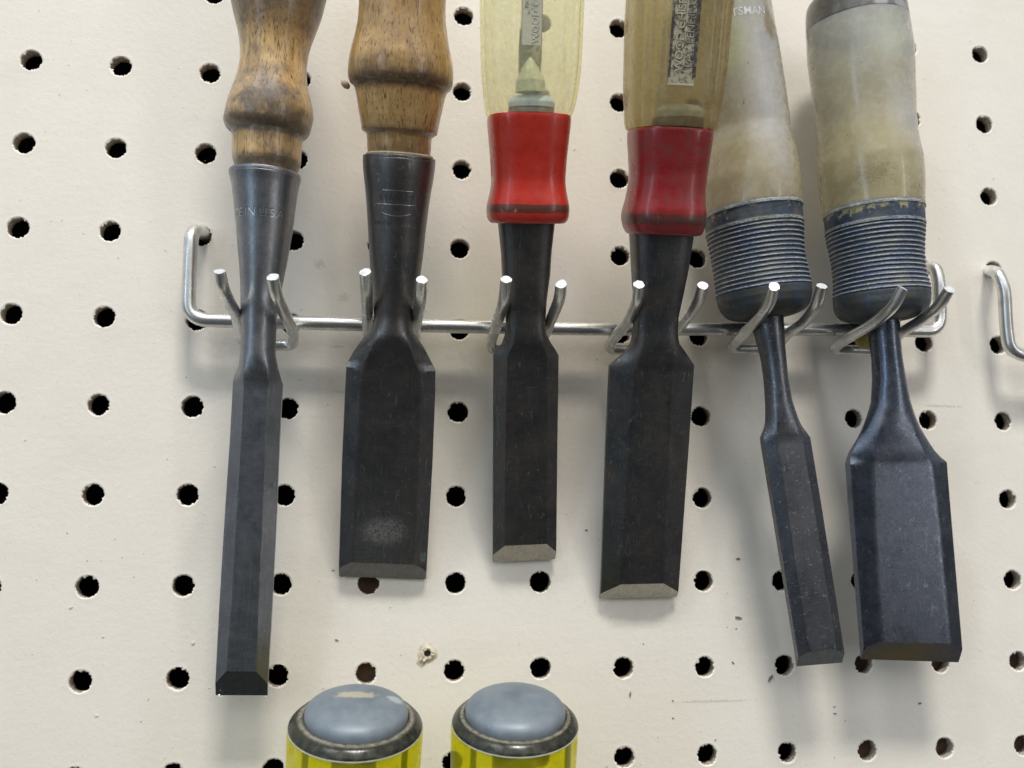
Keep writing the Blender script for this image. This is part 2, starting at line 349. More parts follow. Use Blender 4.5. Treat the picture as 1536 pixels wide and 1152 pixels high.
def mat_thread(name, blue, seed=0):
    s = Mat(name); v = s.coords(off=(seed * 6, 2, 7)); cr = s.attr('crest')
    n1 = s.noise(v, .35, 4, .65); n2 = s.noise(s.coords(1, 1, 2.4), 1.3, 3, .6)
    body = s.mix(s.ramp(n1, .40, .62), blue, tuple(x * .30 + .012 for x in blue))
    body = s.mix(s.ramp(s.noise(v, .16, 3), .50, .68, 0, .8), body, (.10, .10, .085))
    body = s.mix(s.math('MULTIPLY', s.attr('heel'), s.ramp(n1, .35, .6, .1, 1)), body, (.05, .052, .042)); k = s.math('ADD', cr, s.math('MULTIPLY', s.math('SUBTRACT', n2, .5), 1.1)); k = s.math('ADD', k, s.math('MULTIPLY', s.math('SUBTRACT', n1, .5), .9))
    c = s.mix(s.ramp(k, .42, .95, 0, .9), body, (.52, .55, .58))
    yl = s.ramp(s.math('ADD', s.attr('bare'), s.math('MULTIPLY', s.math('SUBTRACT', s.noise(v, .30, 4, .7), .5), 1.7)), .42, .58)
    c = s.mix(yl, c, (.34, .31, .16))
    wl = s.attr('silver'); c = s.mix(s.math('MULTIPLY', wl, s.ramp(n2, .35, .6, .25, 1)), c, (.50, .52, .52))
    return s.finish(s.bsdf(Base_Color=c, Roughness=s.ramp(n1, .3, .7, .42, .62), Normal=s.bump(s.math('ADD', n1, n2), .5, .16), Specular_IOR_Level=.5))
def mat_wire():
    s = Mat('zinc_wire'); v = s.coords(); a = s.noise(v, .18, 4, .6); f = s.noise(v, 2.2, 3, .6)
    c = s.mix(s.ramp(a, .3, .7), (.56, .55, .51), (.82, .83, .83)); c = s.mix(s.ramp(f, .66, .76, 0, .5), c, (.16, .14, .11))
    return s.finish(s.bsdf(Base_Color=c, Metallic=.9, Roughness=s.ramp(a, .3, .7, .34, .24), Normal=s.bump(f, .25, .05)))

M_paint = mat_paint(); M_wire = mat_wire()
M_tip = mat_simple('cut_wire_end', (.68, .70, .71), .45, .35, .35, 1.1, .5)
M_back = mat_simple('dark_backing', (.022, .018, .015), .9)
M_strip = mat_simple('brown_wood_strip', (.15, .085, .055), .8, 0, .35, .2)

# ------------------------------------------------------------------ pegboard with ragged punched holes
PITCH = 25.4
def hole_centre(c, r):
    ci = [0, 1, 2, 3, 4, 5, 6, 7, 8, 9, 10, 11, 12]; du = [-.5, -.6, -.35, 1.1, .5, .15, .1, -.2, -.35, -.6, -.25, -.1, .9]
    g = np.interp(r, [-3, -1, 0, 1, 2, 3, 4, 5, 6, 7, 8, 10], [-1.3, -1.3, -1.2, -1.2, -1.0, -.6, -.35, 0, .35, .8, .75, .7])
    wgt = max(0.0, 1 - abs(c - 6) / 4.5)
    rr = random.Random(c * 97 + r * 31)
    return c * PITCH + float(np.interp(c, ci, du)) + rr.uniform(-.12, .12), -r * PITCH + wgt * g + rr.uniform(-.12, .12)
def build_board():
    V = []; F = []; A = []
    N = 72; c0, c1, r0, r1 = -3, 15, -4, 11
    def sq(j):
        t = j / N * 4; k = int(t) % 4; s = t - int(t)
        e = [(-1 + 2 * s, -1), (1, -1 + 2 * s), (1 - 2 * s, 1), (-1, 1 - 2 * s)][k]
        return e
    for c in range(c0, c1):
        for r in range(r0, r1):
            hx, hy = hole_centre(c, r); rr = random.Random(c * 911 + r * 53 + 5)
            seed = Vector((c * 3.7, r * 5.3, 0)); base = len(V)
            a = [math.radians(-135) + 2 * math.pi * j / N for j in range(N)]
            rim = 3.12 + rr.uniform(-.08, .10)
            flap = [0.0] * N
            for _ in range(rr.choice((1, 2, 2, 3))):
                k0 = int(rr.gauss(N * .62, N * .2)) % N; wd = rr.choice((1, 2, 2, 3)); dp = rr.uniform(.25, .75)
                for q in range(-wd, wd + 1): flap[(k0 + q) % N] = max(flap[(k0 + q) % N], dp * (1 - abs(q) / (wd + 1)) * rr.uniform(.6, 1))
            def nz(j, f, amp, o=0.0):
                return amp * noise.noise(Vector((math.cos(a[j]) * f, math.sin(a[j]) * f, o)) + seed)
            teeth = [rr.random() ** 2.2 * .42 for _ in range(N)]
            for j in range(N):
                x, y = sq(j); V.append((c * PITCH + x * PITCH / 2, 0, -r * PITCH + y * PITCH / 2)); A.append(1)
            for rad, dep, ao in ((4.6, 0, 1.0), (3.6, 0.0, 1.0), (3.34, .03, 1.0)):
                for j in range(N):
                    q = rad + nz(j, 1.5, .12, 2.0) * (1 if rad < 4.5 else 0)
                    V.append((hx + q * math.cos(a[j]), -dep, hy + q * math.sin(a[j]))); A.append(ao)
            for j in range(N):
                q = rim + .04 + nz(j, 1.6, .12) - flap[j] * .35 - teeth[j] * .35
                V.append((hx + q * math.cos(a[j]), .10, hy + q * math.sin(a[j]))); A.append(1.0)
            for j in range(N):
                q = rim - .02 + nz(j, 1.6, .12) + nz(j, 9.0, .10, 7) - flap[j] - teeth[j]
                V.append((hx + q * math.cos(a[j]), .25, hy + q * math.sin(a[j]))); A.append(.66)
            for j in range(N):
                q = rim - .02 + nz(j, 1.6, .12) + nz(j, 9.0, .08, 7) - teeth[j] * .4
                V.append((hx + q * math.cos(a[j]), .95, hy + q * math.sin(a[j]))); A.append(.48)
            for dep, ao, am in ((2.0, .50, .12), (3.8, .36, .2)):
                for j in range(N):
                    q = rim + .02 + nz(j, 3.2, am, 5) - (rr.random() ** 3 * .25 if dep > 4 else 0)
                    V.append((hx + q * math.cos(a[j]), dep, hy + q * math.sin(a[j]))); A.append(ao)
            for k in range(8):
                for j in range(N):
                    b = base + k * N; jn = (j + 1) % N
                    F.append((b + j, b + jn, b + N + jn, b + N + j))
    # weld the cell borders by rounding
    key = {}; remap = []; V2 = []; A2 = []
    for v, a_ in zip(V, A):
        k = (round(v[0], 2), round(v[1], 2), round(v[2], 2))
        if k not in key: key[k] = len(V2); V2.append(v); A2.append(a_)
        remap.append(key[k])
    F2 = []
    for f in F:
        g = [remap[i] for i in f]; h = [g[i] for i in range(len(g)) if g[i] != g[i - 1]]
        if len(set(h)) >= 3: F2.append(tuple(h))
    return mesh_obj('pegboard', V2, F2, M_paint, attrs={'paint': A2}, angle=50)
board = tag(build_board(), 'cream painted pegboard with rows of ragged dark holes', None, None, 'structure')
def box(name, u0, u1, v0, v1, d0, d1, mat, parent=None, bevel=.3):
    x = [u0, u1]; z = [v0, v1]; y = [-d1, -d0]
    V = [(x[i], y[j], z[k]) for i in (0, 1) for j in (0, 1) for k in (0, 1)]
    F = [(0, 1, 3, 2), (4, 6, 7, 5), (0, 4, 5, 1), (2, 3, 7, 6), (0, 2, 6, 4), (1, 5, 7, 3)]
    return mesh_obj(name, V, F, mat, parent, smooth=False)
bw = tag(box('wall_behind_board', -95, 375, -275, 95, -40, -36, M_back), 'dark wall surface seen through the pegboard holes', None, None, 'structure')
for a in ((-95, -80, -275, 95), (360, 375, -275, 95)): tag(box('side_light_stop', a[0], a[1], a[2], a[3], -35.9, -4.5, M_back), 'unseen dark bar added to keep light out behind the pegboard edge', None, None, 'structure')  # unseen bars, here and below, added to block light behind the board
for a in ((-79.9, 359.9, -275, -258), (-79.9, 359.9, 80, 95)): tag(box('edge_light_stop', a[0], a[1], a[2], a[3], -35.9, -4.5, M_back), 'unseen dark bar added to keep light out behind the pegboard edge', None, None, 'structure')
for a in ((93, 113, -257, -140), (235, 330, -257, -168)): tag(box('furring_strip', a[0], a[1], a[2], a[3], -14, -5.2, M_strip), 'brown wood strip seen through pegboard holes', None, None, 'structure')

# nail hole with a torn raised lip
def nail_hole():
    cx, cz = 119.4, -172.0; N = 26; V = []; F = []; A = []
    rr = random.Random(3)
    for rad, h, am, pa in ((2.9, .02, .35, 1), (2.2, .22, .3, 1), (1.8, .62, .25, 1), (1.5, .75, .15, .85), (1.05, .6, .1, .6), (.95, .06, .05, .0)):
        for j in range(N):
            a = 2 * math.pi * j / N; star = 1 + .07 * math.cos(3 * a + .6) + (.45 if abs((a - 4.1 + math.pi) % (2 * math.pi) - math.pi) < .35 else 0) + rr.uniform(-.5, .5) * am * .4
            q = rad * (star if rad > 1.3 else 1 + rr.uniform(-.1, .1)); V.append((cx + q * math.cos(a), -h * (1 + rr.uniform(-.35, .35)) , cz + q * math.sin(a))); A.append(pa)
    for k in range(5):
        for j in range(N): F.append((k * N + j, k * N + (j + 1) % N, (k + 1) * N + (j + 1) % N, (k + 1) * N + j))
    o = mesh_obj('nail_hole_lip', V, F, mat_simple('raised_fibre', (.66, .58, .45), .6, 0, .3, 1.0), board, attrs={'paint': A}, angle=25)
    # flat dark disc painting the shade inside the hole
    V2 = [(cx + .97 * math.cos(2 * math.pi * j / N), -.07, cz + .97 * math.sin(2 * math.pi * j / N)) for j in range(N)] + [(cx, -.05, cz)]
    mesh_obj('nail_hole_shade', V2, [(j, (j + 1) % N, N) for j in range(N)], M_back, board)
nail_hole()
# loose flakes and specks clinging to the paint
def flakes():
    V = []; F = []; FM = []; rr = random.Random(11)
    def flake(cx, cz, s, asp, ang, m=0):
        n = rr.choice((4, 5, 6)); b = len(V); pts = []
        for j in range(n):
            a = 2 * math.pi * j / n + rr.uniform(-.3, .3); q = s * rr.uniform(.5, 1)
            x, z = q * math.cos(a), q * asp * math.sin(a); pts.append((cx + x * math.cos(ang) - z * math.sin(ang), cz + x * math.sin(ang) + z * math.cos(ang)))
        for h in (.03, .03 + s * .22 * rr.uniform(.6, 1.6)):
            for x, z in pts: V.append((x, -h, z))
        for j in range(n): F.append((b + j, b + (j + 1) % n, b + n + (j + 1) % n, b + n + j)); FM.append(m)
        F.append(tuple(b + n + j for j in range(n))); FM.append(m)
    for cx, cz, s, asp, ang in ((213.4, -163.0, 1.5, .3, -.2), (214, -145.4, .9, .7, 0), (212.9, -166.4, .5, .5, 0), (223.3, -181.0, 1.5, .4, 1.0), (211.5, -176.3, .9, .4, -.9), (179.5, -184.9, 1.0, .5, 1.4),
                                (192.6, -192, .5, .6, 0), (192.6, -187, .4, .6, 0), (166.5, -136.8, .6, .6, 0), (93.5, -167.8, .8, .3, -.4), (205.5, -198.6, .5, .5, 0), (243.5, -190, .7, .4, 0), (243.6, -192, .7, .4, 0),
                                (271.5, -189.7, .8, .6, .4), (91.8, -148.3, .5, .5, 0)):
        flake(cx, cz, s, asp, ang)
    for cx, cz, s in ((54, -168, .9), (21, -158, .6), (29.5, -187, .7), (30, -166, .5), (52, -175, .8)): flake(cx, cz, s, .5, .2, 1)
    for _ in range(150):
        flake(rr.uniform(0, 320), rr.uniform(-215, 10), rr.uniform(.12, .30), rr.uniform(.4, 1), rr.uniform(0, 3), rr.choice((0, 1, 1)))
    return mesh_obj('paint_flakes', V, F, [mat_simple('dark_flake', (.20, .17, .14), .7), M_flake], fm=FM, smooth=False)
M_flake = mat_simple('pale_flake', (.72, .68, .60), .6)
tag(flakes(), 'scattered tiny dark chips and crumbs stuck to the cream board', None, None, 'stuff')

# ------------------------------------------------------------------ wire racks
def to_uvd(p): return (p[0], p[1], p[2])
rack = bpy.data.objects.new('wire_tool_rack', None); col.objects.link(rack); rack.location = (0, 0, 0)
tag(rack, 'long zinc wire rack with six pairs of prongs holding the chisels', 'tool rack', 'wire racks hooked into the pegboard')
tube('rail', [(52.0, -49.6, -9), (50.6, -50.2, 2), (49.9, -52.4, 9), (49.9, -64, 9), (50.2, -77.9, 9), (90.4, -77.8, 9), (158.7, -77.1, 9), (189.5, -76.2, 9), (232.2, -74.9, 9), (279.2, -74.2, 9), (279.5, -57.5, 9), (279.2, -53.0, 8), (278.6, -51.4, -9)],
     2.0, [M_wire], rack, bend=5.5, sub=7)
ARMS = [
 ((65.3, 79.3), -84.2, [(65.4, -81.5, 14.0), (65.8, -78.6, 22.0), (65.1, -76.4, 31.0), (65.0, -74.5, 38.0), (64.8, -71.4, 40.7)], [(80.0, -81.2, 18.0), (79.3, -79.2, 30.0), (78.3, -76.2, 38.0), (77.9, -72.7, 42.0)]),
 ((100.6, 114.0), -83.9, [(100.6, -81.4, 12.0), (100.5, -77.7, 24.0), (100.7, -73.7, 36.0), (100.4, -70.1, 40.5)], [(113.6, -79.7, 16.0), (114.1, -77.9, 25.0), (114.7, -75.5, 35.0), (114.7, -71.7, 41.0)]),
 ((136.4, 150.4), -83.6, [(136.0, -81.7, 9.5), (136.4, -78.3, 22.0), (136.6, -75.2, 35.0), (136.5, -70.6, 40.5)], [(151.1, -77.9, 24.0), (151.5, -74.1, 36.0), (151.0, -71.3, 40.5)]),
 ((172.1, 187.6), -82.6, [(171.5, -81.3, 10.5), (173.1, -77.5, 25.0), (172.7, -74.1, 36.0), (171.9, -70.6, 40.5)], [(190.1, -77.6, 18.0), (190.3, -75.6, 27.0), (190.1, -72.7, 36.0), (189.3, -70.3, 41.0)]),
 ((210.0, 224.3), -81.3, [(209.8, -80.4, 11.5), (210.7, -76.3, 25.0), (210.7, -73.3, 35.0), (209.6, -69.7, 40.5)], [(224.8, -77.9, 15.0), (225.4, -76.0, 26.0), (224.4, -73.2, 35.0), (223.2, -69.0, 40.5)]),
 ((243.6, 259.0), -80.7, [(243.6, -79.6, 11.0), (244.4, -77.9, 19.0), (244.8, -76.3, 30.0), (245.6, -73.3, 38.0), (246.6, -68.8, 41.0)], [(260.6, -76.2, 19.0), (260.9, -74.6, 28.0), (260.6, -72.3, 36.0), (260.6, -68.7, 41.0)])]
for (ul, ur), vb, L, Rr in ARMS:
    pts = list(reversed(L)) + [(ul, vb, 7.2), (ur, vb, 7.2)] + Rr
    tube('prong', pts, 1.6, [M_wire, M_tip], rack, bend=3.0, tips=(True, True))
rack2 = bpy.data.objects.new('wire_tool_rack', None); col.objects.link(rack2)
tag(rack2, 'short visible end of another zinc wire rack at the right border', 'tool rack', 'wire racks hooked into the pegboard')
tube('rail', [(305.2, -49.8, -9), (304.2, -51.0, 0), (300.6, -54.3, 8.5), (301.8, -60, 9.5), (302.0, -72.0, 9), (302.6, -79.4, 9), (308.5, -81.6, 9), (345, -82, 9)], 2.0, [M_wire], rack2, bend=4.0, sub=7)
# torn yellow scrap caught on the sixth pair of prongs
def scrap():
    s = Mat('yellow_scrap'); n_ = s.noise(s.coords(), .5, 4, .7); c = s.mix(s.ramp(n_, .35, .65), (.42, .36, .10), (.72, .52, .18))
    mt = s.finish(s.bsdf(Base_Color=c, Roughness=.5))
    top = [(246.5, -78.6, 15), (249.5, -77.2, 16), (252.5, -76.0, 17), (255.0, -75.6, 18), (254.6, -76.8, 17.5), (252.8, -78.2, 16.5), (252.6, -80.4, 15.5), (250.2, -81.4, 14), (247.8, -80.6, 14)]
    V = [(u, -d - h, v) for h in (0, .35) for u, v, d in top]; n = len(top)
    F = [tuple(range(n)), tuple(reversed(range(n, 2 * n)))] + [(j, (j + 1) % n, n + (j + 1) % n, n + j) for j in range(n)]
    o = mesh_obj('torn_tape', V, F, mt, smooth=False)
    return tag(o, 'tiny torn yellow tape scrap stuck between the last pair of prongs', 'tape scrap')
scrap()

# ------------------------------------------------------------------ chisel steel
SEG = [(10, 'side'), (5, 'edge'), (14, 'back'), (5, 'edge'), (10, 'side'), (16, 'front')]
ANG = [-38, -100, -145, 145, 100, 38]                   # corner angles on the round section (0 = towards the viewer)
def steel_ring(xl, xr, yb, T, e, k, m, ex=2.0, yc=0.0, tz=0.0, rr=None):
    """mix of a bevel-edged blade section (m=0) and a round or squarish one (m=1)"""
    cx = (xl + xr) / 2; h = (xr - xl) / 2; wi = h * k
    P = [(-wi, yb - T), (-h, yb - e), (-h, yb), (h, yb), (h, yb - e), (wi, yb - T)]
    out = []; ry = rr or h
    for i, (n, _) in enumerate(SEG):
        a0, a1 = ANG[i], ANG[(i + 1) % 6]
        if i == 2: a0, a1 = -145, -215
        if i == 5: a0, a1 = 38, -38
        if i == 3: a0, a1 = 145, 100
        if i == 4: a0, a1 = 100, 38
        p, q = P[i], P[(i + 1) % 6]
        for j in range(n):
            t = j / n; x = p[0] + (q[0] - p[0]) * t; y = p[1] + (q[1] - p[1]) * t
            a = math.radians(a0 + (a1 - a0) * t); s, c = math.sin(a), -math.cos(a)
            r = 1 / (abs(s) ** ex + abs(c) ** ex) ** (1 / ex)
            out.append((cx + x * (1 - m) + s * r * h * m, y * (1 - m) + (yc + c * r * ry) * m, tz))
    return out
def lerp_rows(rows, ts, smooth=True):
    rows = sorted(rows); T = [r[0] for r in rows]
    return [[float(np.interp(t, T, [r[i] for r in rows])) for i in range(1, len(rows[0]))] for t in ts]
def blade(name, parent, mat, matb, yb, T, e, t1, tc, rows, k0, step=1.6, skew=0.0):
    """rows: (t, xl, xr, T, e, k, m, ex, yc, ry) above the ground bevel; t1, tc heights of the bevel's top line and its side corners"""
    xl, xr = rows[0][1], rows[0][2]; yb0 = yb; rings = []
    c = (xl + xr) / 2; h = (xr - xl) / 2
    def bev(t):
        H = max(T * t / t1, .04)
        if H <= e: kk, ee = .9999, H
        else: kk, ee = 1 - (1 - k0) * (H - e) / (T - e), e
        return steel_ring(xl, xr, yb0, H, min(ee, H - .002), kk, 0, tz=t)
    rings = [bev(0), bev(tc * .5), bev(tc), bev((tc + t1) / 2)]; nb = len(rings)
    ts = densify([t1] + [r[0] for r in rows if r[0] > t1 + .2], step)
    for t, v in zip(ts, lerp_rows([(t1, rows[0][1], rows[0][2], T, e, k0, *rows[0][6:])] + [r for r in rows if r[0] > t1 + .2], ts)):
        rings.append(steel_ring(v[0], v[1], yb0, v[2], v[3], v[4], v[5], v[6], v[7], tz=t, rr=v[8]))
    rings = [[(x, y, z - x * skew * max(0.0, 1 - z / 85.0)) for x, y, z in rg] for rg in rings]      # honed out of square
    V, F = loft_data(rings, True, False)
    n = len(rings[0]); fr0 = n - SEG[-1][0]; body = []; bevf = []
    for i, f in enumerate(F):
        lay, j = divmod(i, n)
        is_front = j >= fr0
        if tc > 0 and lay < 2 and lay < nb - 1 and (j < SEG[0][0] or j >= fr0 - SEG[4][0]): is_front = True   # below the side corners the whole width is ground
        if i < (len(rings) - 1) * n and lay < nb and is_front: bevf.append(f)
        else: body.append(f)
    o = mesh_obj(name, V, body, mat, parent, angle=22)
    used = sorted({i for f in bevf for i in f}); mp = {a: b for b, a in enumerate(used)}
    mesh_obj('ground_bevel', [V[i] for i in used], [tuple(mp[i] for i in f) for f in bevf], matb, o, angle=22)
    return o
def wrap_text(name, parent, mat, body, size, t0, x0, surf, bold=.0, vertical=False, spacing=1.0, off=.07, cx=0.0, rad=0):
    """surf(x, t) -> y of the front surface; lettering is lifted by off"""
    V, F = text_mesh(body, size, bold, spacing); out = []
    for x, y, z in V:
        a, b = (x0 - y, t0 + x) if vertical else (x0 + x, t0 + y)
        if rad: a = cx + rad * math.sin(max(-1.5, min(1.5, a / rad)))
        out.append((a, surf(a, b) - off, b))
    return mesh_obj(name, out, [tuple(f) for f in F], mat, parent, smooth=False)
CH = {}
def chisel(key, o, x, y, z, label):
    e = frame_empty('chisel', o, x, y, z); tag(e, label, 'chisel', 'chisels hanging in the wire rack'); CH[key] = e; return e

# ---- first chisel: narrow socket chisel, grimy turned wood handle
c = chisel('a', [69.74, -180.04, 13.0], [0.99959, -0.02861, 0], [0.00299, 0.10441, -0.99453], [0.02845, 0.99412, 0.10446],
           'narrow steel socket chisel with waisted wooden handle, leftmost in the rack')
st = mat_steel('blued_steel', (.24, .25, .27), .2, .33, 1, .25)
sb = mat_ground('dark_ground_edge', (.15, .155, .165))
#        t     xl    xr    T    e    k    m   ex  yc  ry
b = blade('blade', c, st, sb, 1.6, 3.0, 1.5, 7.3, 3.6, [
 (0, -6.75, 6.75, 3.0, 1.5, .57, 0, 2, 0, 6), (24, -6.8, 6.8, 3.2, 1.6, .52, 0, 2, 0, 6), (50, -6.65, 6.65, 3.6, 1.7, .50, 0, 2, 0, 6), (68, -6.4, 6.4, 4.2, 1.9, .50, 0, 2, 0, 5),
 (83.6, -6.35, 6.4, 4.8, 2.3, .50, .0, 2, 0, 4.6), (85.2, -6.1, 6.0, 5.2, 2.6, .5, .18, 2, 0, 4.6), (88.0, -5.3, 5.1, 6, 3, .5, .55, 2, 0, 4.5), (91.5, -5.0, 4.2, 7, 3.5, .5, .9, 2, 0, 4.5),
 (94, -5.0, 4.1, 7, 3.5, .5, 1, 2, 0, 4.5), (97, -5.1, 4.0, 7, 3.5, .5, 1, 2, 0, 4.5), (100.8, -5.37, 4.07, 7, 3.5, .5, 1, 2, 0, 4.7)], .57)
turned('socket', [(100.8, 4.72), (104, 4.95), (108, 5.25), (115, 6.1), (120, 6.75), (126, 7.45), (131.8, 8.1), (136.5, 8.75), (138.4, 9.2), (139.4, 9.4), (140.0, 9.25), (140.05, 8.5), (138.9, 8.2)], st, c,
       cx=[(100, -.65), (104, -.65), (115, -.4), (126, -.5), (132, -.75), (140, -1.1)], step=.8, angle=35, caps=(False, True))
wood1 = mat_wood('worn_beech', (.78, .52, .22), (.50, .305, .12), (.125, .095, .07), 1, .36, .7)
turned('handle', [(138.6, 7.6), (139.8, 7.9), (140.6, 8.1), (142.6, 8.75), (143.4, 8.95), (149.2, 9.15), (150.3, 9.35), (151.0, 10.4), (152.0, 11.1), (153.4, 11.45), (156, 11.5), (158.2, 11.2), (161, 10.4), (164, 9.5), (167.2, 8.95), (170, 8.72), (173.1, 8.9), (176.2, 9.5), (179.6, 10.5), (182, 11.2),
                  (185, 11.9), (192, 13.2), (202, 14.4), (214, 14.0), (224, 12.6), (229, 10.5), (231, 6)], wood1, c,
       cx=[(138, -1.0), (143, -.8), (153, -1.2), (156, -.75), (161, -.7), (170, -.55), (180, -.35), (231, 0)], step=.7, wob=.02,
       attr={'grime': [(138, 1), (142, 1), (143.4, .25), (145, 0), (148.4, 0), (149.6, .9), (151.8, 1), (153, .55), (156, .35), (160, .25), (164, 0), (175, .1), (179, .5), (183, .9), (231, .8)]})
M_letter = mat_simple('worn_stamp', (.62, .64, .65), .3, .9, .3, 2)
def cone_surf(r0, t0, r1, t1, cx):
    def f(x, t):
        r = r0 + (r1 - r0) * (t - t0) / (t1 - t0); return -math.sqrt(max(.1, r * r - (x - cx) ** 2))
    return f
M_stamp = mat_simple('stamped_mark', (.11, .115, .125), .35, .9, .3, 2)
wrap_text('stamped_lettering', c, M_letter, 'MADE IN U.S.A.', 3.15, 127.9, -3.1, cone_surf(7.45, 126, 8.1, 131.8, -.6), -.05, spacing=.95, off=.05, cx=-.6, rad=7.65)
wrap_text('stamped_lettering', c, M_stamp, 'MADE IN U.S.A.', 3.15, 128.1, -3.2, cone_surf(7.45, 126, 8.1, 131.8, -.6), .03, spacing=.95, off=.02, cx=-.6, rad=7.65)  # dark offset copy paints the stamp's shade beside its painted highlights

def edge_crumbs(parent, pts):
    mt_ = mat_simple('bright_burr', (.80, .80, .78), .3, .6, .2, 2)
    for (x, t, r) in pts:
        o = turned('edge_burr', [(0, .1), (r * .5, r * .6), (r, r * .7), (r * 1.6, .1)], mt_, parent, step=.2, ring=circle(8), wob=.4)
        o.location = (x * MM, .6 * MM, t * MM); o.rotation_euler = (.5, 1.0, x)
edge_crumbs(c, ((-6.0, .2, .45), (-5.3, -.1, .28), (6.2, 0, .35)))

# ---- second chisel: wide socket chisel, stepped wood handle
c = chisel('b', [106.05, -150.86, 2.5], [0.99991, -0.01374, 0], [0.00402, 0.29247, -0.95627], [0.01314, 0.95618, 0.2925],
           'wide dark socket chisel with stepped oak handle and rubbed patch near its edge')
st2 = mat_steel('dark_brown_steel', (.145, .146, .150), .45, .33, 2, .25,
                stains=(((0.0, -1.5, 15.4, 5.6, 9, 3.8, .55, 2.4, .12), (.52, .52, .50), .75), ((11.3, -1, 7.3, 1.0, 5, 1.6, .45, 1.2), (.28, .40, .38), .9)))
sb2 = mat_ground('dark_ground_edge_wide', (.19, .195, .20), rough=.28)
b = blade('blade', c, st2, sb2, 1.5, 3.0, 1.9, 5.6, 2.6, [
 (0, -12.35, 12.5, 3.0, 1.9, .72, 0, 2, 0, 6), (35, -12.2, 12.85, 3.4, 2.3, .68, 0, 2, 0, 6), (55, -11.8, 12.75, 4.0, 2.9, .66, 0, 2, 0, 6), (61.8, -11.6, 12.5, 4.6, 3.4, .62, 0, 2, 0, 6), (63.2, -11.2, 11.8, 4.8, 2.6, .6, .03, 2, 0, 6),
 (65.5, -10.1, 10.6, 5.4, 3, .58, .12, 2, 0, 5.6), (68, -8.6, 9.2, 6.0, 3.4, .55, .3, 2, 0, 5.6), (70.5, -6.8, 7.3, 7, 4, .55, .6, 2, 0, 5.6), (72.9, -5.1, 6.0, 8, 4.5, .55, .85, 2, 0, 5.2), (76, -4.65, 5.65, 9, 5, .55, 1, 2, 0, 5.15), (78.9, -5.0, 6.0, 9, 5, .55, 1, 2, 0, 5.5)], .72, skew=.03)
turned('socket', [(78.9, 5.5), (82.5, 5.95), (89.5, 6.9), (100, 7.75), (107, 8.4), (117.4, 9.5), (118.0, 9.45), (118.1, 8.7), (117.2, 8.4)], st2, c, cx=[(78.9, .5), (82.5, .8), (90, .75), (107, .7), (118, .7)], step=.8, angle=35, caps=(False, True))
wood2 = mat_wood('varnished_oak', (.80, .50, .19), (.54, .31, .11), (.085, .055, .032), 5, .32, .3)
turned('handle', [(116.6, 8.0), (118.3, 8.1), (120, 8.3), (123.4, 8.55), (123.9, 9.1), (124.4, 9.85), (125.4, 10.0), (130, 10.85), (134.6, 11.75), (135.2, 12.0), (135.9, 12.9), (137.2, 13.45), (139.6, 13.6), (142, 13.4), (144.4, 12.85), (148.4, 11.85), (152.6, 11.2), (156, 11.05), (164, 11.0), (176, 11.8), (190, 13.2), (205, 13.6), (212, 12), (215, 8)],
       wood2, c, cx=[(117, .6), (124, .5), (135, .5), (140, .4), (150, .3), (156, .15), (215, 0)], step=.7, wob=.022,
       attr={'grime': [(116, .6), (118, .5), (123, .3), (124.2, .9), (125.4, .35), (128, .05), (133.5, .1), (135, 1), (137, .9), (139, .35), (143, .12), (160, 0), (215, .2)]})
turned('sawdust_ring', [(117.6, 7.9), (117.9, 8.55), (118.5, 8.75), (118.8, 8.3), (118.9, 7.9)], mat_simple('pale_dust', (.62, .52, .36), .8, 0, .4, 1.2), c, cx=[(117, .8), (119, .8)], step=.3, wob=.05)
sf = cone_surf(8.0, 102.5, 9.4, 116.5, .7)
def strip_arc(name, parent, mat, pts, wdt, surf, off=.06):
    V = []; F = []
    for i, (x, t) in enumerate(pts):
        for sg in (-1, 1): V.append((x, surf(x, t) - off, t + sg * wdt / 2))
    for i in range(len(pts) - 1): F.append((2 * i, 2 * i + 2, 2 * i + 3, 2 * i + 1))
    return mesh_obj(name, V, F, mat, parent, smooth=False)
strip_arc('stamped_line', c, M_letter, [(x, 109.1) for x in np.linspace(-3.2, 4.6, 10)], .10, sf)
strip_arc('stamped_line', c, M_letter, [(x, 105.6 + .0) for x in np.linspace(-4.6, 5.2, 12)], .12, sf)
strip_arc('stamped_arc', c, M_letter, [(x, 102.7 + (x - .5) ** 2 * .055) for x in np.linspace(-3.2, 4.2, 12)], .12, sf)
wrap_text('stamped_lettering', c, M_stamp, 'STANLEY', 2.0, 107.2, .5, sf, .0, spacing=1.15, off=.05)
wrap_text('stamped_lettering', c, M_stamp, 'SW', 1.2, 104.4, .4, sf, .0, off=.05)
wrap_text('stamped_lettering', c, M_stamp, 'MADE IN', 1.1, 100.8, -2.9, sf, .0, off=.05)
wrap_text('stamped_lettering', c, M_letter, 'U.S.A.', 1.1, 100.4, 3.2, sf, -.02, off=.05)
tube_pts = None
def splinter(parent):
    turned('splinter', [(0, .2), (.5, .8), (1.4, 1.0), (2.2, .7), (2.7, .2)], mat_simple('raw_splinter', (.58, .42, .30), .7, 0, .3, .8), parent, step=.3, cx=[(0, 0), (3, -.6)], ring=circle(12), wob=.2)
sp_ = None
splinter(c); q_ = [o for o in c.children if o.name.startswith('splinter')][0]; q_.location = (-13.0 * MM, 2.0 * MM, 134.6 * MM); q_.rotation_euler = (0, -.5, 0)

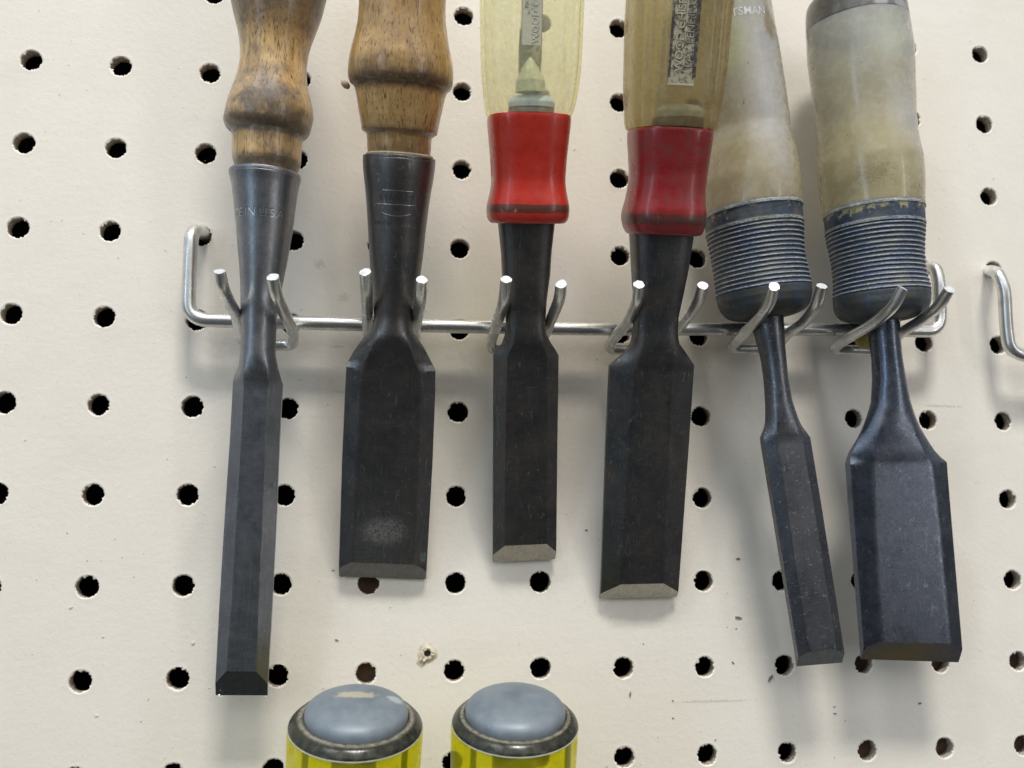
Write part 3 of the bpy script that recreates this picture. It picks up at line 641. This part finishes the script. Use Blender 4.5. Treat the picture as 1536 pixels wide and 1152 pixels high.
edge_crumbs(c, ((-11.4, .0, .4), (-10.6, .1, .3), (12.0, 0, .3)))
def ink_mat(name, base, ink, lo, hi, seed):
    s = Mat(name); n1 = s.noise(s.coords(off=(seed, 0, 0)), .8, 4, .7); n2 = s.noise(s.coords(1, 1, .7, (0, seed, 0)), .22, 3)
    k = s.ramp(s.math('ADD', n1, s.math('MULTIPLY', s.math('SUBTRACT', n2, .5), .6)), lo, hi)
    return s.finish(s.bsdf(Base_Color=s.mix(k, base, ink), Roughness=.5, Normal=s.bump(n1, .5, .15)))
# ---- red collared chisels with cloudy plastic handles
tang_m = mat_simple('bright_tang', (.62, .66, .74), .35, .7, .25, .5)
def neck_sleeve(name, prof, mat, parent, cx, e=3.2, worn=None, step=.7):
    return turned(name, prof, mat, parent, cx=cx, ring=superell(e, 96), step=step, attr={'worn': worn} if worn else None, angle=38)
c = chisel('c', [147.26, -146.1, 3.0], [0.99915, 0.04124, 0], [-0.01274, 0.30859, -0.95111], [-0.03923, 0.9503, 0.30886],
           'short chisel with bright red collar and clear pale yellow plastic handle')
st3 = mat_steel('dull_black_steel', (.120, .119, .118), .45, .38, 3, .15)
gb3 = mat_ground('fresh_ground_edge', (.62, .59, .52), rough=.42)
b = blade('blade', c, st3, gb3, 1.5, 3.2, 1.5, 6.2, 2.9, [
 (0, -9.35, 9.35, 3.2, 1.5, .66, 0, 2, 0, 6), (37, -9.4, 9.05, 3.6, 1.7, .66, 0, 2, 0, 6), (61.6, -9.45, 8.8, 4.6, 2.4, .62, 0, 2, 0, 6), (63.2, -8.8, 7.9, 4.8, 2.6, .6, .05, 2.6, 0, 5), (65.1, -7.2, 6.6, 5.4, 3.2, .6, .3, 3, 0, 4.5),
 (67.6, -6.35, 5.35, 6.0, 3.8, .6, .6, 3.2, 0, 4.2), (69.8, -6.0, 4.85, 7, 4, .6, .9, 3.4, 0, 4.2), (73, -6.1, 4.9, 7, 4, .6, 1, 3.4, 0, 4.2), (77.2, -6.4, 5.1, 7, 4, .6, 1, 3.4, 0, 4.4), (84, -7.1, 5.9, 7, 4, .6, 1, 3.4, 0, 4.8), (90, -7.4, 6.15, 7, 4, .6, 1, 3.4, 0, 5.2), (99, -8.4, 7.0, 7, 4, .6, 1, 3.4, 0, 5.8)], .66)
red1 = mat_red('bright_red_plastic', (.64, .038, .020), (.42, .30, .12), 1, .18)
neck_sleeve('collar', [(97.9, 8.2), (98.0, 9.7), (98.6, 10.35), (99.6, 10.8), (101.6, 10.95), (103.2, 10.75), (105, 10.35), (107, 9.95), (109.3, 9.75), (112, 9.85), (115, 10.05), (120, 10.5), (125.0, 10.85), (125.6, 10.7), (125.7, 9)], red1, c, [(98, -.4), (107, -.35), (126, -.35)], 2.9,
            worn=[(98, 0), (100.1, .05), (100.6, .95), (102.7, .95), (103.2, .05), (105, 0), (126, 0)])
ac1 = mat_acetate('clear_pale_acetate', (.93, .91, .72), (.88, .86, .63), .74, (.92, .92, .80), .3, (.98, .97, .80), .2, 2, 3.0)
fl = superell(3.3, 112, .09, .60, .09)
turned('handle', [(125.5, 8), (125.7, 10.9), (126.6, 11.25), (128.6, 11.7), (131.8, 12.15), (138.3, 12.75), (146, 12.95), (155, 13.1), (180, 13.2), (198, 12.4), (205, 9), (207, 4)], ac1, c, cx=[(125, -.35), (132, -.05), (155, 0)], ring=fl, step=.9, angle=50)
# inside the plastic: tang collar painted with its shadow, painted blue-white glint, cone point, bore
turned('tang_collar_shade', [(125.8, 3), (125.85, 6.0), (127.0, 6.0), (127.1, 3)], mat_simple('grey_collar_shade', (.26, .26, .23), .4, .2, .3, .5), c, cx=[(125, -.4), (132, -.4)], step=.6, cy=-4.4, smooth_profile=False)
turned('tang_glint', [(127.2, 3), (127.3, 6.0), (128.6, 6.1), (130.0, 5.2), (130.4, 3)], mat_simple('bright_glint', (.62, .74, 1.0), .3, 0, .2, .9), c, cx=[(125, -.4), (135, -.4)], step=.4, cy=-4.6, smooth_profile=False)
turned('tang_point', [(130.7, 2.5), (130.8, 3.9), (133.6, 3.7), (133.7, 3.6), (136.5, 2.2), (138.6, .9), (139.3, .2)], mat_simple('tang_tip', (.70, .72, .54), .4, .1, .3, .6), c, cx=[(131, -1.1), (144, -1.3)], step=.5, cy=-7.4, smooth_profile=False)
turned('tang_bore', [(133, 2.6), (136, 2.9), (141, 2.9), (146.5, 2.6)], ink_mat('dull_bore', (.52, .50, .36), (.13, .12, .08), .38, .56, 5), c, cx=[(131, -.8), (146, -.9)], step=2, cy=-4.0, smooth_profile=False)
def sup_surf(e, ts, rs, cx):
    def f(x, t):
        r = float(np.interp(t, ts, rs)); q = min(.98, abs((x - cx) / r)); return -r * (1 - q ** e) ** (1 / e)
    return f
def curved_strip(name, parent, x0, x1, t0, t1, surf, off, mat, nx=6, nt=20):
    V = []; F = []
    for i in range(nt + 1):
        for j in range(nx + 1):
            x = x0 + (x1 - x0) * j / nx; t = t0 + (t1 - t0) * i / nt; V.append((x, surf(x, t) - off, t))
    for i in range(nt):
        for j in range(nx): a = i * (nx + 1) + j; F.append((a, a + 1, a + nx + 2, a + nx + 1))
    return mesh_obj(name, V, F, mat, parent)
pm3 = ink_mat('ghosted_print', (.66, .63, .47), (.22, .20, .14), .60, .78, 3)
flat3 = sup_surf(3.3, [125, 138, 146, 155, 180, 207], [11.3, 12.75, 12.95, 13.1, 13.2, 12.9], -.05)
curved_strip('label_strip', c, -4.3, .7, 141.2, 202, flat3, .05, pm3)
ed3 = mat_simple('label_edge', (.42, .39, .27), .5)
curved_strip('label_edge', c, -4.4, -4.22, 137.2, 202, flat3, .09, ed3, 1); curved_strip('label_edge', c, .62, .8, 137.2, 202, flat3, .09, ed3, 1)
pale = mat_simple('pale_lettering', (.82, .79, .64), .5); inkm = mat_simple('dark_ink', (.10, .085, .06), .6)
inkm_n = ink_mat('broken_ink', (.62, .59, .44), (.12, .10, .07), .42, .62, 21)
wrap_text('moulded_lettering', c, inkm_n, 'WOOD CHISEL', 2.2, 149.6, -.8, flat3, .12, True, 1.05, .10)
wrap_text('moulded_lettering', c, pale, 'WOOD CHISEL', 2.2, 149.6, -.85, flat3, .02, True, 1.05, .15)
wrap_text('moulded_lettering', c, inkm_n, 'PAT. PEND.', 1.4, 153.5, -3.0, flat3, .0, True, 1.1, .12)

c = chisel('d', [181.78, -157.15, 3.0], [0.99991, 0.01346, 0], [-0.00416, 0.30899, -0.95105], [-0.0128, 0.95097, 0.30902],
           'wide chisel with scuffed dull red collar and brownish amber plastic handle')
st4 = mat_steel('dull_blue_black_steel', (.115, .120, .126), .5, .38, 4, .2, stains=(((0, -2, 58, 4, 9, 14, .7, .5), (.20, .185, .15), .5),))
b = blade('blade', c, st4, gb3, 1.5, 3.3, 1.2, 5.9, 2.1, [
 (0, -11.85, 11.95, 3.3, 1.2, .54, 0, 2, 0, 6), (49, -12.85, 11.6, 3.8, 1.5, .50, 0, 2, 0, 6), (70.3, -13.1, 11.1, 4.8, 2.2, .44, 0, 2, 0, 6), (71.2, -12.4, 11.0, 5, 2.4, .44, .03, 2.6, 0, 5), (74.2, -9.5, 8.7, 5.4, 3.2, .5, .25, 3, 0, 4.5),
 (77.1, -7.55, 6.5, 6.0, 3.8, .55, .6, 3.2, 0, 4.3), (79.9, -6.9, 5.5, 7, 4, .6, .9, 3.4, 0, 4.3), (82, -6.8, 5.3, 7, 4, .6, 1, 3.4, 0, 4.4), (84.6, -6.8, 5.2, 7, 4, .6, 1, 3.4, 0, 4.6), (91, -7.4, 6.05, 7, 4, .6, 1, 3.4, 0, 5.2), (98.5, -8.3, 7.0, 7, 4, .6, 1, 3.4, 0, 5.8), (108, -9.4, 7.7, 7, 4, .6, 1, 3.4, 0, 6.2)], .54)
red2 = mat_red('scuffed_red_plastic', (.36, .022, .026), (.30, .17, .08), 4, .55)
neck_sleeve('collar', [(106.9, 7.8), (107.1, 9.3), (108, 10.05), (109.5, 10.6), (111.2, 10.85), (113.0, 10.8), (114.2, 10.6), (116.4, 10.2), (119, 9.95), (121.8, 9.9), (127.4, 10.3), (133.9, 10.8), (134.4, 10.6), (134.5, 9)], red2, c, [(107, -.35), (112, -.7), (117, -.5), (122, -.2), (134, -.35)], 2.9,
            worn=[(107, 0), (109.2, .15), (109.8, .9), (112.2, .9), (113, .15), (115, 0), (135, .05)])
ac2 = mat_acetate('brown_amber_acetate', (.43, .35, .195), (.35, .275, .145), .50, (.55, .53, .44), .4, (.90, .82, .55), .27, 6, 3.0,
                  spots=(((-8.3, -9, 152, .8, 9, 15, .5, .8, .3), (.66, .56, .24), .6),))
turned('handle', [(134.3, 8), (134.5, 11.0), (135.4, 11.4), (136.6, 11.65), (139, 11.85), (143.1, 12.35), (150, 12.7), (161.6, 12.95), (175, 13.2), (200, 13), (212, 11), (215, 5)], ac2, c, cx=[(134, -.3), (140, -.3), (150, -.2), (162, -.4), (170, -.1)], ring=superell(3.3, 112, .08, .60, .09), step=.9, angle=50)
turned('tang_collar_shade', [(134.6, 3), (134.7, 6.6), (136.8, 6.8), (136.9, 3)], mat_simple('brown_collar_shade', (.24, .19, .12), .5, .1, .3, .5), c, cx=[(134, .4), (140, .4)], step=.6, cy=-4.2, smooth_profile=False)  # collar with the shadow under the glint put into its brown
turned('tang_glint', [(137.0, 3), (137.1, 6.2), (138.6, 6.2), (140.0, 5.2), (140.4, 3)], mat_simple('pale_glint', (.62, .70, 1.0), .4, 0, .3, .9), c, cx=[(134, .6), (142, .6)], step=.4, cy=-5.0, smooth_profile=False)  # pale blue ring paints a reflection inside the plastic
pm4 = ink_mat('inked_recess', (.50, .45, .31), (.085, .072, .06), .47, .60, 9)
flat4 = sup_surf(3.3, [134, 139, 143, 150, 161.6, 175, 200], [11.0, 11.85, 12.35, 12.7, 12.95, 13.2, 13.0], -.3)
curved_strip('label_strip', c, -5.5, 1.2, 144.6, 208, flat4, .06, pm4)
dk4 = ink_mat('ink_line', (.30, .26, .19), (.06, .05, .045), .30, .50, 4)
curved_strip('label_edge', c, .4, 1.4, 146, 208, flat4, .09, dk4, 2); curved_strip('label_edge', c, -5.7, -5.1, 146, 208, flat4, .09, dk4, 2)
curved_strip('label_edge', c, -5.6, 1.1, 144.2, 144.6, flat4, .12, mat_simple('pale_ridge', (.66, .62, .48), .5), 4, 1)
tan4 = mat_simple('tan_lettering', (.60, .55, .40), .5)
tan_n = ink_mat('rubbed_lettering', (.58, .53, .38), (.22, .19, .14), .52, .66, 31); gry_n = ink_mat('rubbed_grey_lettering', (.46, .43, .35), (.12, .10, .085), .46, .62, 37)
wrap_text('moulded_lettering', c, inkm, 'WOOD CHISEL', 2.8, 156.5, -3.1, flat4, .09, True, .95, .11)
wrap_text('moulded_lettering', c, tan_n, 'WOOD CHISEL', 2.8, 156.5, -3.2, flat4, .03, True, .95, .16)
wrap_text('moulded_lettering', c, inkm, 'PAT. PENDING', 2.6, 156.6, -.6, flat4, .14, True, .95, .12)
wrap_text('moulded_lettering', c, gry_n, 'PAT. PENDING', 2.6, 156.6, -.7, flat4, .0, True, .95, .17)

STRETCH = ((0, 30, 60, 100, 140, 180, 225), (0, 28.9, 58.43, 98.83, 140.45, 183.35, 233.21), (.9856, .9963, 1.0072, 1.0222, 1.0376, 1.0535, 1.072))
# ---- two chisels with hazy handles and blue ridged collars
def ridged(parent, t0, t1, n, rfun, mat, cx, band):
    """threads from t0 to t1, then the smooth blue band up to band[0], with a silver line on top"""
    ts = np.arange(t0 - 7.6, band[0] + .9, .11); prof = []; A = []; B = []; S = []
    for t in ts:
        r = rfun(t) + .05 * noise.noise(Vector((t * .9, 3, 1))); cr = 0; bare = 0; sv = 0
        if t0 <= t <= t1:
            ph = ((t - t0) / (t1 - t0) * n + .16 * noise.noise(Vector((t * .35, 8, n)))) % 1; tri = max(0.0, 1 - abs(ph - .5) / .40); r += .34 * tri ** .8 - .15; cr = tri ** 1.6
        elif t > t1:
            if t < t1 + .9: r += .2; sv = .55; cr = .5
            elif t > band[0] - .2: r += .22 * (1 if t < band[0] + .5 else .4); sv = .8; bare = 0
            bare = band[1] * max(0, min(1, (t - t1 - 1) / (band[0] - t1 - 1.2))) if sv == 0 else 0
        prof.append(r); A.append(cr); B.append(bare); S.append(sv)
    ring = circle(80); rings = []; at = {'crest': [], 'bare': [], 'silver': [], 'heel': []}
    for t, r, a_, b_, s_ in zip(ts, prof, A, B, S):
        c_ = float(np.interp(t, *zip(*cx)))
        rg = []
        for i, (x, y) in enumerate(ring):
            kk = 1 + .006 * noise.noise(Vector((x * 2, y * 2, t * .4)))
            ang = i / 80
            rg.append((c_ + x * r * kk, y * r * kk, t))
            at['heel'].append(1.0 if t < t0 - .3 else 0.0); at['crest'].append(a_); at['bare'].append(b_); at['silver'].append(s_ * (.55 + .45 * (noise.noise(Vector((x * 3, y * 3, t * .3))) > -.15)))
        rings.append(rg)
    V, F = loft_data(rings)
    return mesh_obj('ridged_collar', V, F, mat, parent, attrs=at, angle=60)
c = chisel('e', [231.93, -174.61, 15.5], [0.9911, 0.13311, 0], [-0.00689, 0.05132, -0.99866], [-0.13293, 0.98977, 0.05178],
           'slanting narrow chisel with grey hazy handle and dark blue ridged collar')
st5 = mat_steel('speckled_steel', (.135, .145, .165), .2, .30, 5, .8)
gb5 = mat_ground('grey_ground_edge', (.26, .28, .30), rough=.42)
b = blade('blade', c, st5, gb5, 1.7, 3.4, 2.2, 4.9, 3.1, [
 (0, -6.9, 7.4, 3.4, 2.2, .58, 0, 2, 0, 4), (46, -8.0, 6.4, 3.8, 2.3, .56, 0, 2, 0, 4), (67, -8.6, 5.6, 4.4, 2.6, .52, 0, 2, 0, 4), (68.6, -8.6, 4.7, 4.7, 2.8, .5, .08, 2, 0, 4), (70.7, -7.8, 3.6, 5.0, 3, .5, .3, 2, 0, 3.6), (73, -7.0, 2.9, 5.5, 3.2, .5, .55, 2, 0, 3.5),
 (78, -6.1, 1.75, 6, 3.5, .5, .9, 2, 0, 3.5), (84.5, -5.5, 1.4, 6, 3.5, .5, 1, 2, 0, 3.5), (91, -5.5, 1.65, 6, 3.5, .5, 1, 2, 0, 3.6), (95, -5.9, 1.8, 6, 3.5, .5, 1, 2, 0, 3.9), (98.4, -6.4, 2.1, 6, 3.5, .5, 1, 2, 0, 4.3), (106, -7.0, 2.6, 6, 3.5, .5, 1, 2, 0, 4.8)], .58, skew=.08)
thr1 = mat_thread('navy_threads', (.040, .065, .105), 1)
cx5 = [(98, -2.2), (104, -2.3), (110, -2.2), (120, -2.6), (130, -2.4), (136, -1.9), (142, -1.4), (150, -.6), (156, 0), (177, -.2), (190, -.45), (230, -.5)]
rf5 = lambda t: float(pchip([102.2, 103.0, 103.8, 105, 106.6, 108.4, 110.4, 113.5, 119, 122, 127, 130, 134, 138], [3.0, 8.5, 10.6, 11.9, 12.7, 13.15, 13.3, 13.1, 12.85, 12.95, 13.4, 13.55, 13.6, 13.65], min(max(t, 102.2), 138)))
ridged(c, 110.2, 127.9, 14, rf5, thr1, cx5, (132.9, .44))
ac5 = mat_acetate('hazy_grey_acetate', (.46, .40, .27), (.50, .44, .31), .26, (.62, .62, .60), .4, (.85, .80, .6), .24, 9, 4.0, zgrad=(150, 178, (.47, .47, .45)),
                  spots=(((1.5, -12, 163, 5, 14, 16, .4, .3, .6), (.66, .67, .70), .75), ((5.5, -9, 186, 1.8, 9, 5, .4, .5, .2), (.26, .17, .09), .75), ((-6, -9, 180, 3, 9, 8, .3, .3, .6), (.52, .55, .36), .8)))
turned('handle', [(133.4, 11), (133.5, 13.5), (136, 13.66), (139, 13.68), (142, 13.6), (145, 13.2), (149.4, 12.5), (153.2, 11.8), (156.2, 11.4), (164, 11.5), (171.8, 11.5), (177.3, 11.3), (190.6, 10.95), (202, 12), (218, 13.2), (228, 12), (230, 8)], ac5, c, cx=cx5, step=.9, wob=.012)
wrap_text('moulded_lettering', c, mat_simple('white_lettering', (.74, .76, .78), .5), 'CRAFTSMAN', 3.0, 184.9, -4.2, lambda x, t: -math.sqrt(max(.1, 11.05 ** 2 - (x + .4) ** 2)), .02, spacing=1.0, off=.06)

STRETCH = ((0, 30, 60, 100, 140, 180, 225), (0, 28.98, 58.54, 98.87, 140.3, 182.88, 232.2), (.9835, .9932, 1.003, 1.0165, 1.0303, 1.0445, 1.0609))
c = chisel('f', [260.02, -173.92, 16.0], [0.99782, 0.06599, 0], [-0.00287, 0.04339, -0.99905], [-0.06593, 0.99688, 0.04349],
           'widest chisel with olive hazy handle and blue ridged collar, rightmost in the rack')
st6 = mat_steel('smooth_blue_grey_steel', (.115, .132, .172), .12, .26, 6, .3, pit=.15)
gb6 = mat_ground('stained_ground_edge', (.20, .205, .21), rough=.36, stain=((-4, 0, 2.0, 9.0, 9, 3.6, .35, .25, .7), (.27, .22, .11)))
b = blade('blade', c, st6, gb6, 1.7, 3.8, 2.4, 6.2, 2.4, [
 (0, -15.5, 15.7, 3.8, 2.4, .74, 0, 2, 0, 5), (40, -15.4, 15.4, 4.2, 2.7, .69, 0, 2, 0, 5), (59.3, -15.3, 15.2, 4.6, 3.0, .62, 0, 2, 0, 5), (61.1, -14.9, 13.6, 4.8, 2.3, .6, .04, 2, 0, 5), (62.8, -14.2, 12.0, 5.0, 2.5, .6, .08, 2, 0, 5), (65.3, -12.7, 10.4, 5.2, 2.8, .58, .18, 2, 0, 4.6),
 (69.8, -10.0, 8.1, 5.8, 3.2, .55, .42, 2, 0, 4.5), (73.5, -8.0, 6.6, 6, 3.5, .55, .68, 2, 0, 4.4), (77.5, -6.1, 5.4, 7, 3.7, .5, .92, 2, 0, 4.4), (84, -4.95, 4.5, 7, 4, .5, 1, 2, 0, 4.4), (90.5, -4.6, 3.95, 7, 4, .5, 1, 2, 0, 4.2), (97.5, -4.9, 3.8, 7, 4, .5, 1, 2, 0, 4.4), (105, -5.5, 4.5, 7, 4, .5, 1, 2, 0, 5)], .72, skew=.115)
thr2 = mat_thread('blue_threads', (.045, .068, .120), 3)
cx6 = [(97, -.9), (103, -.8), (110, -.4), (116, -.75), (126, -.9), (135, -.7), (147, -.85), (155, -.95), (173, -.8), (192, -1.2), (200, -1.2)]
rf6 = lambda t: float(pchip([101.0, 101.8, 102.8, 104.2, 105.8, 107.5, 109.3, 112.6, 116, 119.2, 122, 126, 130, 134, 138], [3.0, 9.0, 11.2, 12.6, 13.2, 13.4, 13.4, 12.95, 12.7, 12.72, 12.95, 13.45, 13.7, 13.85, 14.2], min(max(t, 101), 138)))
ridged(c, 108.8, 128.0, 15, rf6, thr2, cx6, (133.1, .60))
ac6 = mat_acetate('olive_hazy_acetate', (.52, .46, .29), (.46, .40, .25), .26, (.62, .61, .55), .4, (.88, .82, .58), .22, 12, 5.0, zgrad=(152, 180, (.49, .48, .43)),
                  spots=(((4, -12, 159, 5, 14, 7, .25, .3, .6), (.68, .68, .67), .7), ((1, -12, 181, 6, 14, 5, .25, .35, .6), (.66, .69, .58), .7), ((7, -9, 166, 2.2, 14, 20, .3, .3, .6), (.62, .62, .62), .5), ((-7, -10, 142.5, 4, 12, 3, 1.5, 1.6), (.20, .17, .09), .4)))
turned('handle', [(133.6, 12), (133.7, 13.8), (136.2, 14.0), (139.6, 14.35), (143, 14.6), (147, 14.6), (150, 14.25), (153, 13.95), (159.5, 13.75), (166, 14.0), (173, 14.35), (179.6, 14.48), (185, 14.3), (187.4, 14.15)], ac6, c, cx=cx6, step=.9, wob=.012)
capm = mat_acetate('grimy_cap', (.105, .095, .08), (.16, .145, .12), 0, (.40, .40, .40), .35, (.8, .75, .5), .34, 15, 2.0, spots=(((5, -12, 190, 2.4, 12, 6, .5, .35), (.52, .52, .54), .6), ((-2, -14, 191, 2, 8, 6, .5, .35), (.50, .51, .56), .7)))
turned('handle_end', [(187.5, 13), (187.52, 14.15), (190, 14.0), (192, 13.85), (194.2, 13.5), (195.4, 12.8), (196.2, 11.2), (196.6, 7), (196.7, 1)], capm, c, cx=cx6, step=.5)

STRETCH = None
# ------------------------------------------------------------------ two yellow handles rising from below the frame
def yellow(o, lean, side, label, seed, rb, rcap):
    y_ = Vector((0, 0, -1)); z_ = Vector((math.sin(side), math.cos(side) * math.cos(lean), math.sin(lean))).normalized()
    yv = (y_ - z_ * y_.dot(z_)).normalized(); xv = yv.cross(z_)
    e = frame_empty('chisel', o, xv, yv, z_); tag(e, label, 'chisel', 'yellow handled chisels below the rack')
    s = Mat('clear_yellow_plastic'); v = s.coords(off=(seed, 0, 0)); n = s.noise(v, .25, 3)
    cc = s.mix(s.ramp(n, .3, .7), (.74, .68, .02), (.86, .80, .03)); cc = s.mix(s.ramp(s.noise(v, .6, 2), .70, .76, 0, .7), cc, (.12, .11, .02))
    bs = s.bsdf(Base_Color=cc, Roughness=.18, Subsurface_Weight=.8, Subsurface_Scale=.003, Subsurface_Radius=(1, .9, .2), Coat_Weight=.5, Coat_Roughness=.08, Normal=s.bump(n, .2, .2))
    t = s.n('BsdfTransparent'); s.set(t.inputs[0], (.95, .92, .12)); mx = s.n('MixShader'); mx.inputs[0].default_value = .36
    s.nt.links.new(t.outputs[0], mx.inputs[1]); s.nt.links.new(bs.outputs[0], mx.inputs[2]); ym = s.finish(mx)
    s = Mat('smoky_clear_shoulder'); v = s.coords(off=(seed, 2, 0)); n = s.noise(v, .5, 4, .65)
    cc = s.mix(s.ramp(n, .35, .7), (.014, .015, .010), (.05, .05, .036)); cc = s.mix(s.math('MULTIPLY', s.attr('rim'), s.ramp(s.noise(v, .9, 3), .35, .6, .4, 1)), cc, (.40, .37, .29))
    sm = s.finish(s.bsdf(Base_Color=cc, Roughness=s.ramp(n, .3, .7, .16, .32), Specular_IOR_Level=.35, Normal=s.bump(n, .3, .15)))
    s = Mat('blue_grey_cap'); v = s.coords(off=(seed * 3, 2, 0)); n = s.noise(v, .22, 4, .6)
    cc = s.mix(s.ramp(n, .35, .7), (.165, .195, .225), (.22, .255, .285)); cc = s.mix(s.ramp(s.noise(v, 1.2, 3, .7), .66, .78, 0, .5), cc, (.50, .50, .48))
    if seed < 2: cc = s.mix(s.spot(-.5, 1.5, 4.5, 4.6, 1.7, 8, .45, .45), cc, (.46, .42, .33)); cc = s.mix(s.math('MULTIPLY', s.spot(8.8, 1.5, 3, 1.8, 1.6, 8, .35, .7), .6), cc, (.55, .58, .60))
    cm = s.finish(s.bsdf(Base_Color=cc, Metallic=.15, Roughness=s.ramp(n, .3, .7, .36, .52), Normal=s.bump(s.math('ADD', n, s.math('MULTIPLY', s.noise(v, 1.5, 3), .3)), .35, .15)))
    k = rcap
    turned('striking_cap', [(-3, k * .90), (-1.6, k * .93), (-1.2, k), (-.2, k * 1.0), (.7, k * .985), (1.5, k * .94), (2.3, k * .84), (3.1, k * .66), (3.6, k * .45), (3.85, k * .22), (3.9, .3)], cm, e, step=.5, wob=.008)
    turned('shoulder', [(-2.9, rb * .985), (-2.6, rb * .98), (-2.1, rb * .96), (-1.5, rb * .92), (-1.0, rb * .875), (-.78, k * 1.06), (-.74, k * 1.045), (-.78, k * 1.015), (-1.7, k * .97)], sm, e, step=.4,
           attr={'rim': lambda t: .8 if t > -.90 else 0.0}, caps=(False, False))
    turned('edge_reflection', [(-3.3, rb * .975), (-3.2, rb * .993), (-3.0, rb * .993), (-2.85, rb * .975)], mat_simple('pale_reflection', (.45, .46, .36), .10, 0, .2, .6), e, step=.2)  # pale ring painting the white reflection line below the shoulder
    ring = []
    for i in range(120):
        a = 2 * math.pi * i / 120; q = 1 + .018 * math.cos(8 * a); ring.append((q * math.sin(a), -q * math.cos(a)))
    turned('handle', [(-104, 6), (-100, rb * .7), (-90, rb * .8), (-60, rb * .92), (-30, rb * .94), (-15, rb * .97), (-3.3, rb * .98), (-3.25, rb * .6)], ym, e, ring=ring, step=1.5)
    turned('steel_core', [(-100, 5.2), (-4.6, 5.2), (-4.2, 4.6)], mat_simple('dark_core', (.035, .038, .02), .4, .3, .3, .3), e, step=20, smooth_profile=False)
    for sx in (-10.5, 11.5):
        turned('inner_rib', [(-100, .7), (-4.6, .7), (-4.4, .4)], mat_simple('dark_rib', (.06, .065, .02), .5), e, cx=[(-100, sx), (0, sx)], step=20, smooth_profile=False, ring=circle(12), cy=-rb * .5)
    turned('steel_bolster', [(-125, 5), (-112, 5), (-108, 7.5), (-104.2, 8)], st6, e, step=2)
    return e
yellow([101.6, -176.6, 46.0], math.radians(13.5), .035, 'yellow plastic chisel handle whose blue-grey cap has a tan scuff, left of the pair', 1, 15.7, 12.0)
yellow([138.9, -177.0, 46.0], math.radians(13.5), -.005, 'yellow plastic chisel handle with unscuffed blue-grey cap, right of the pair', 2, 15.3, 12.0)
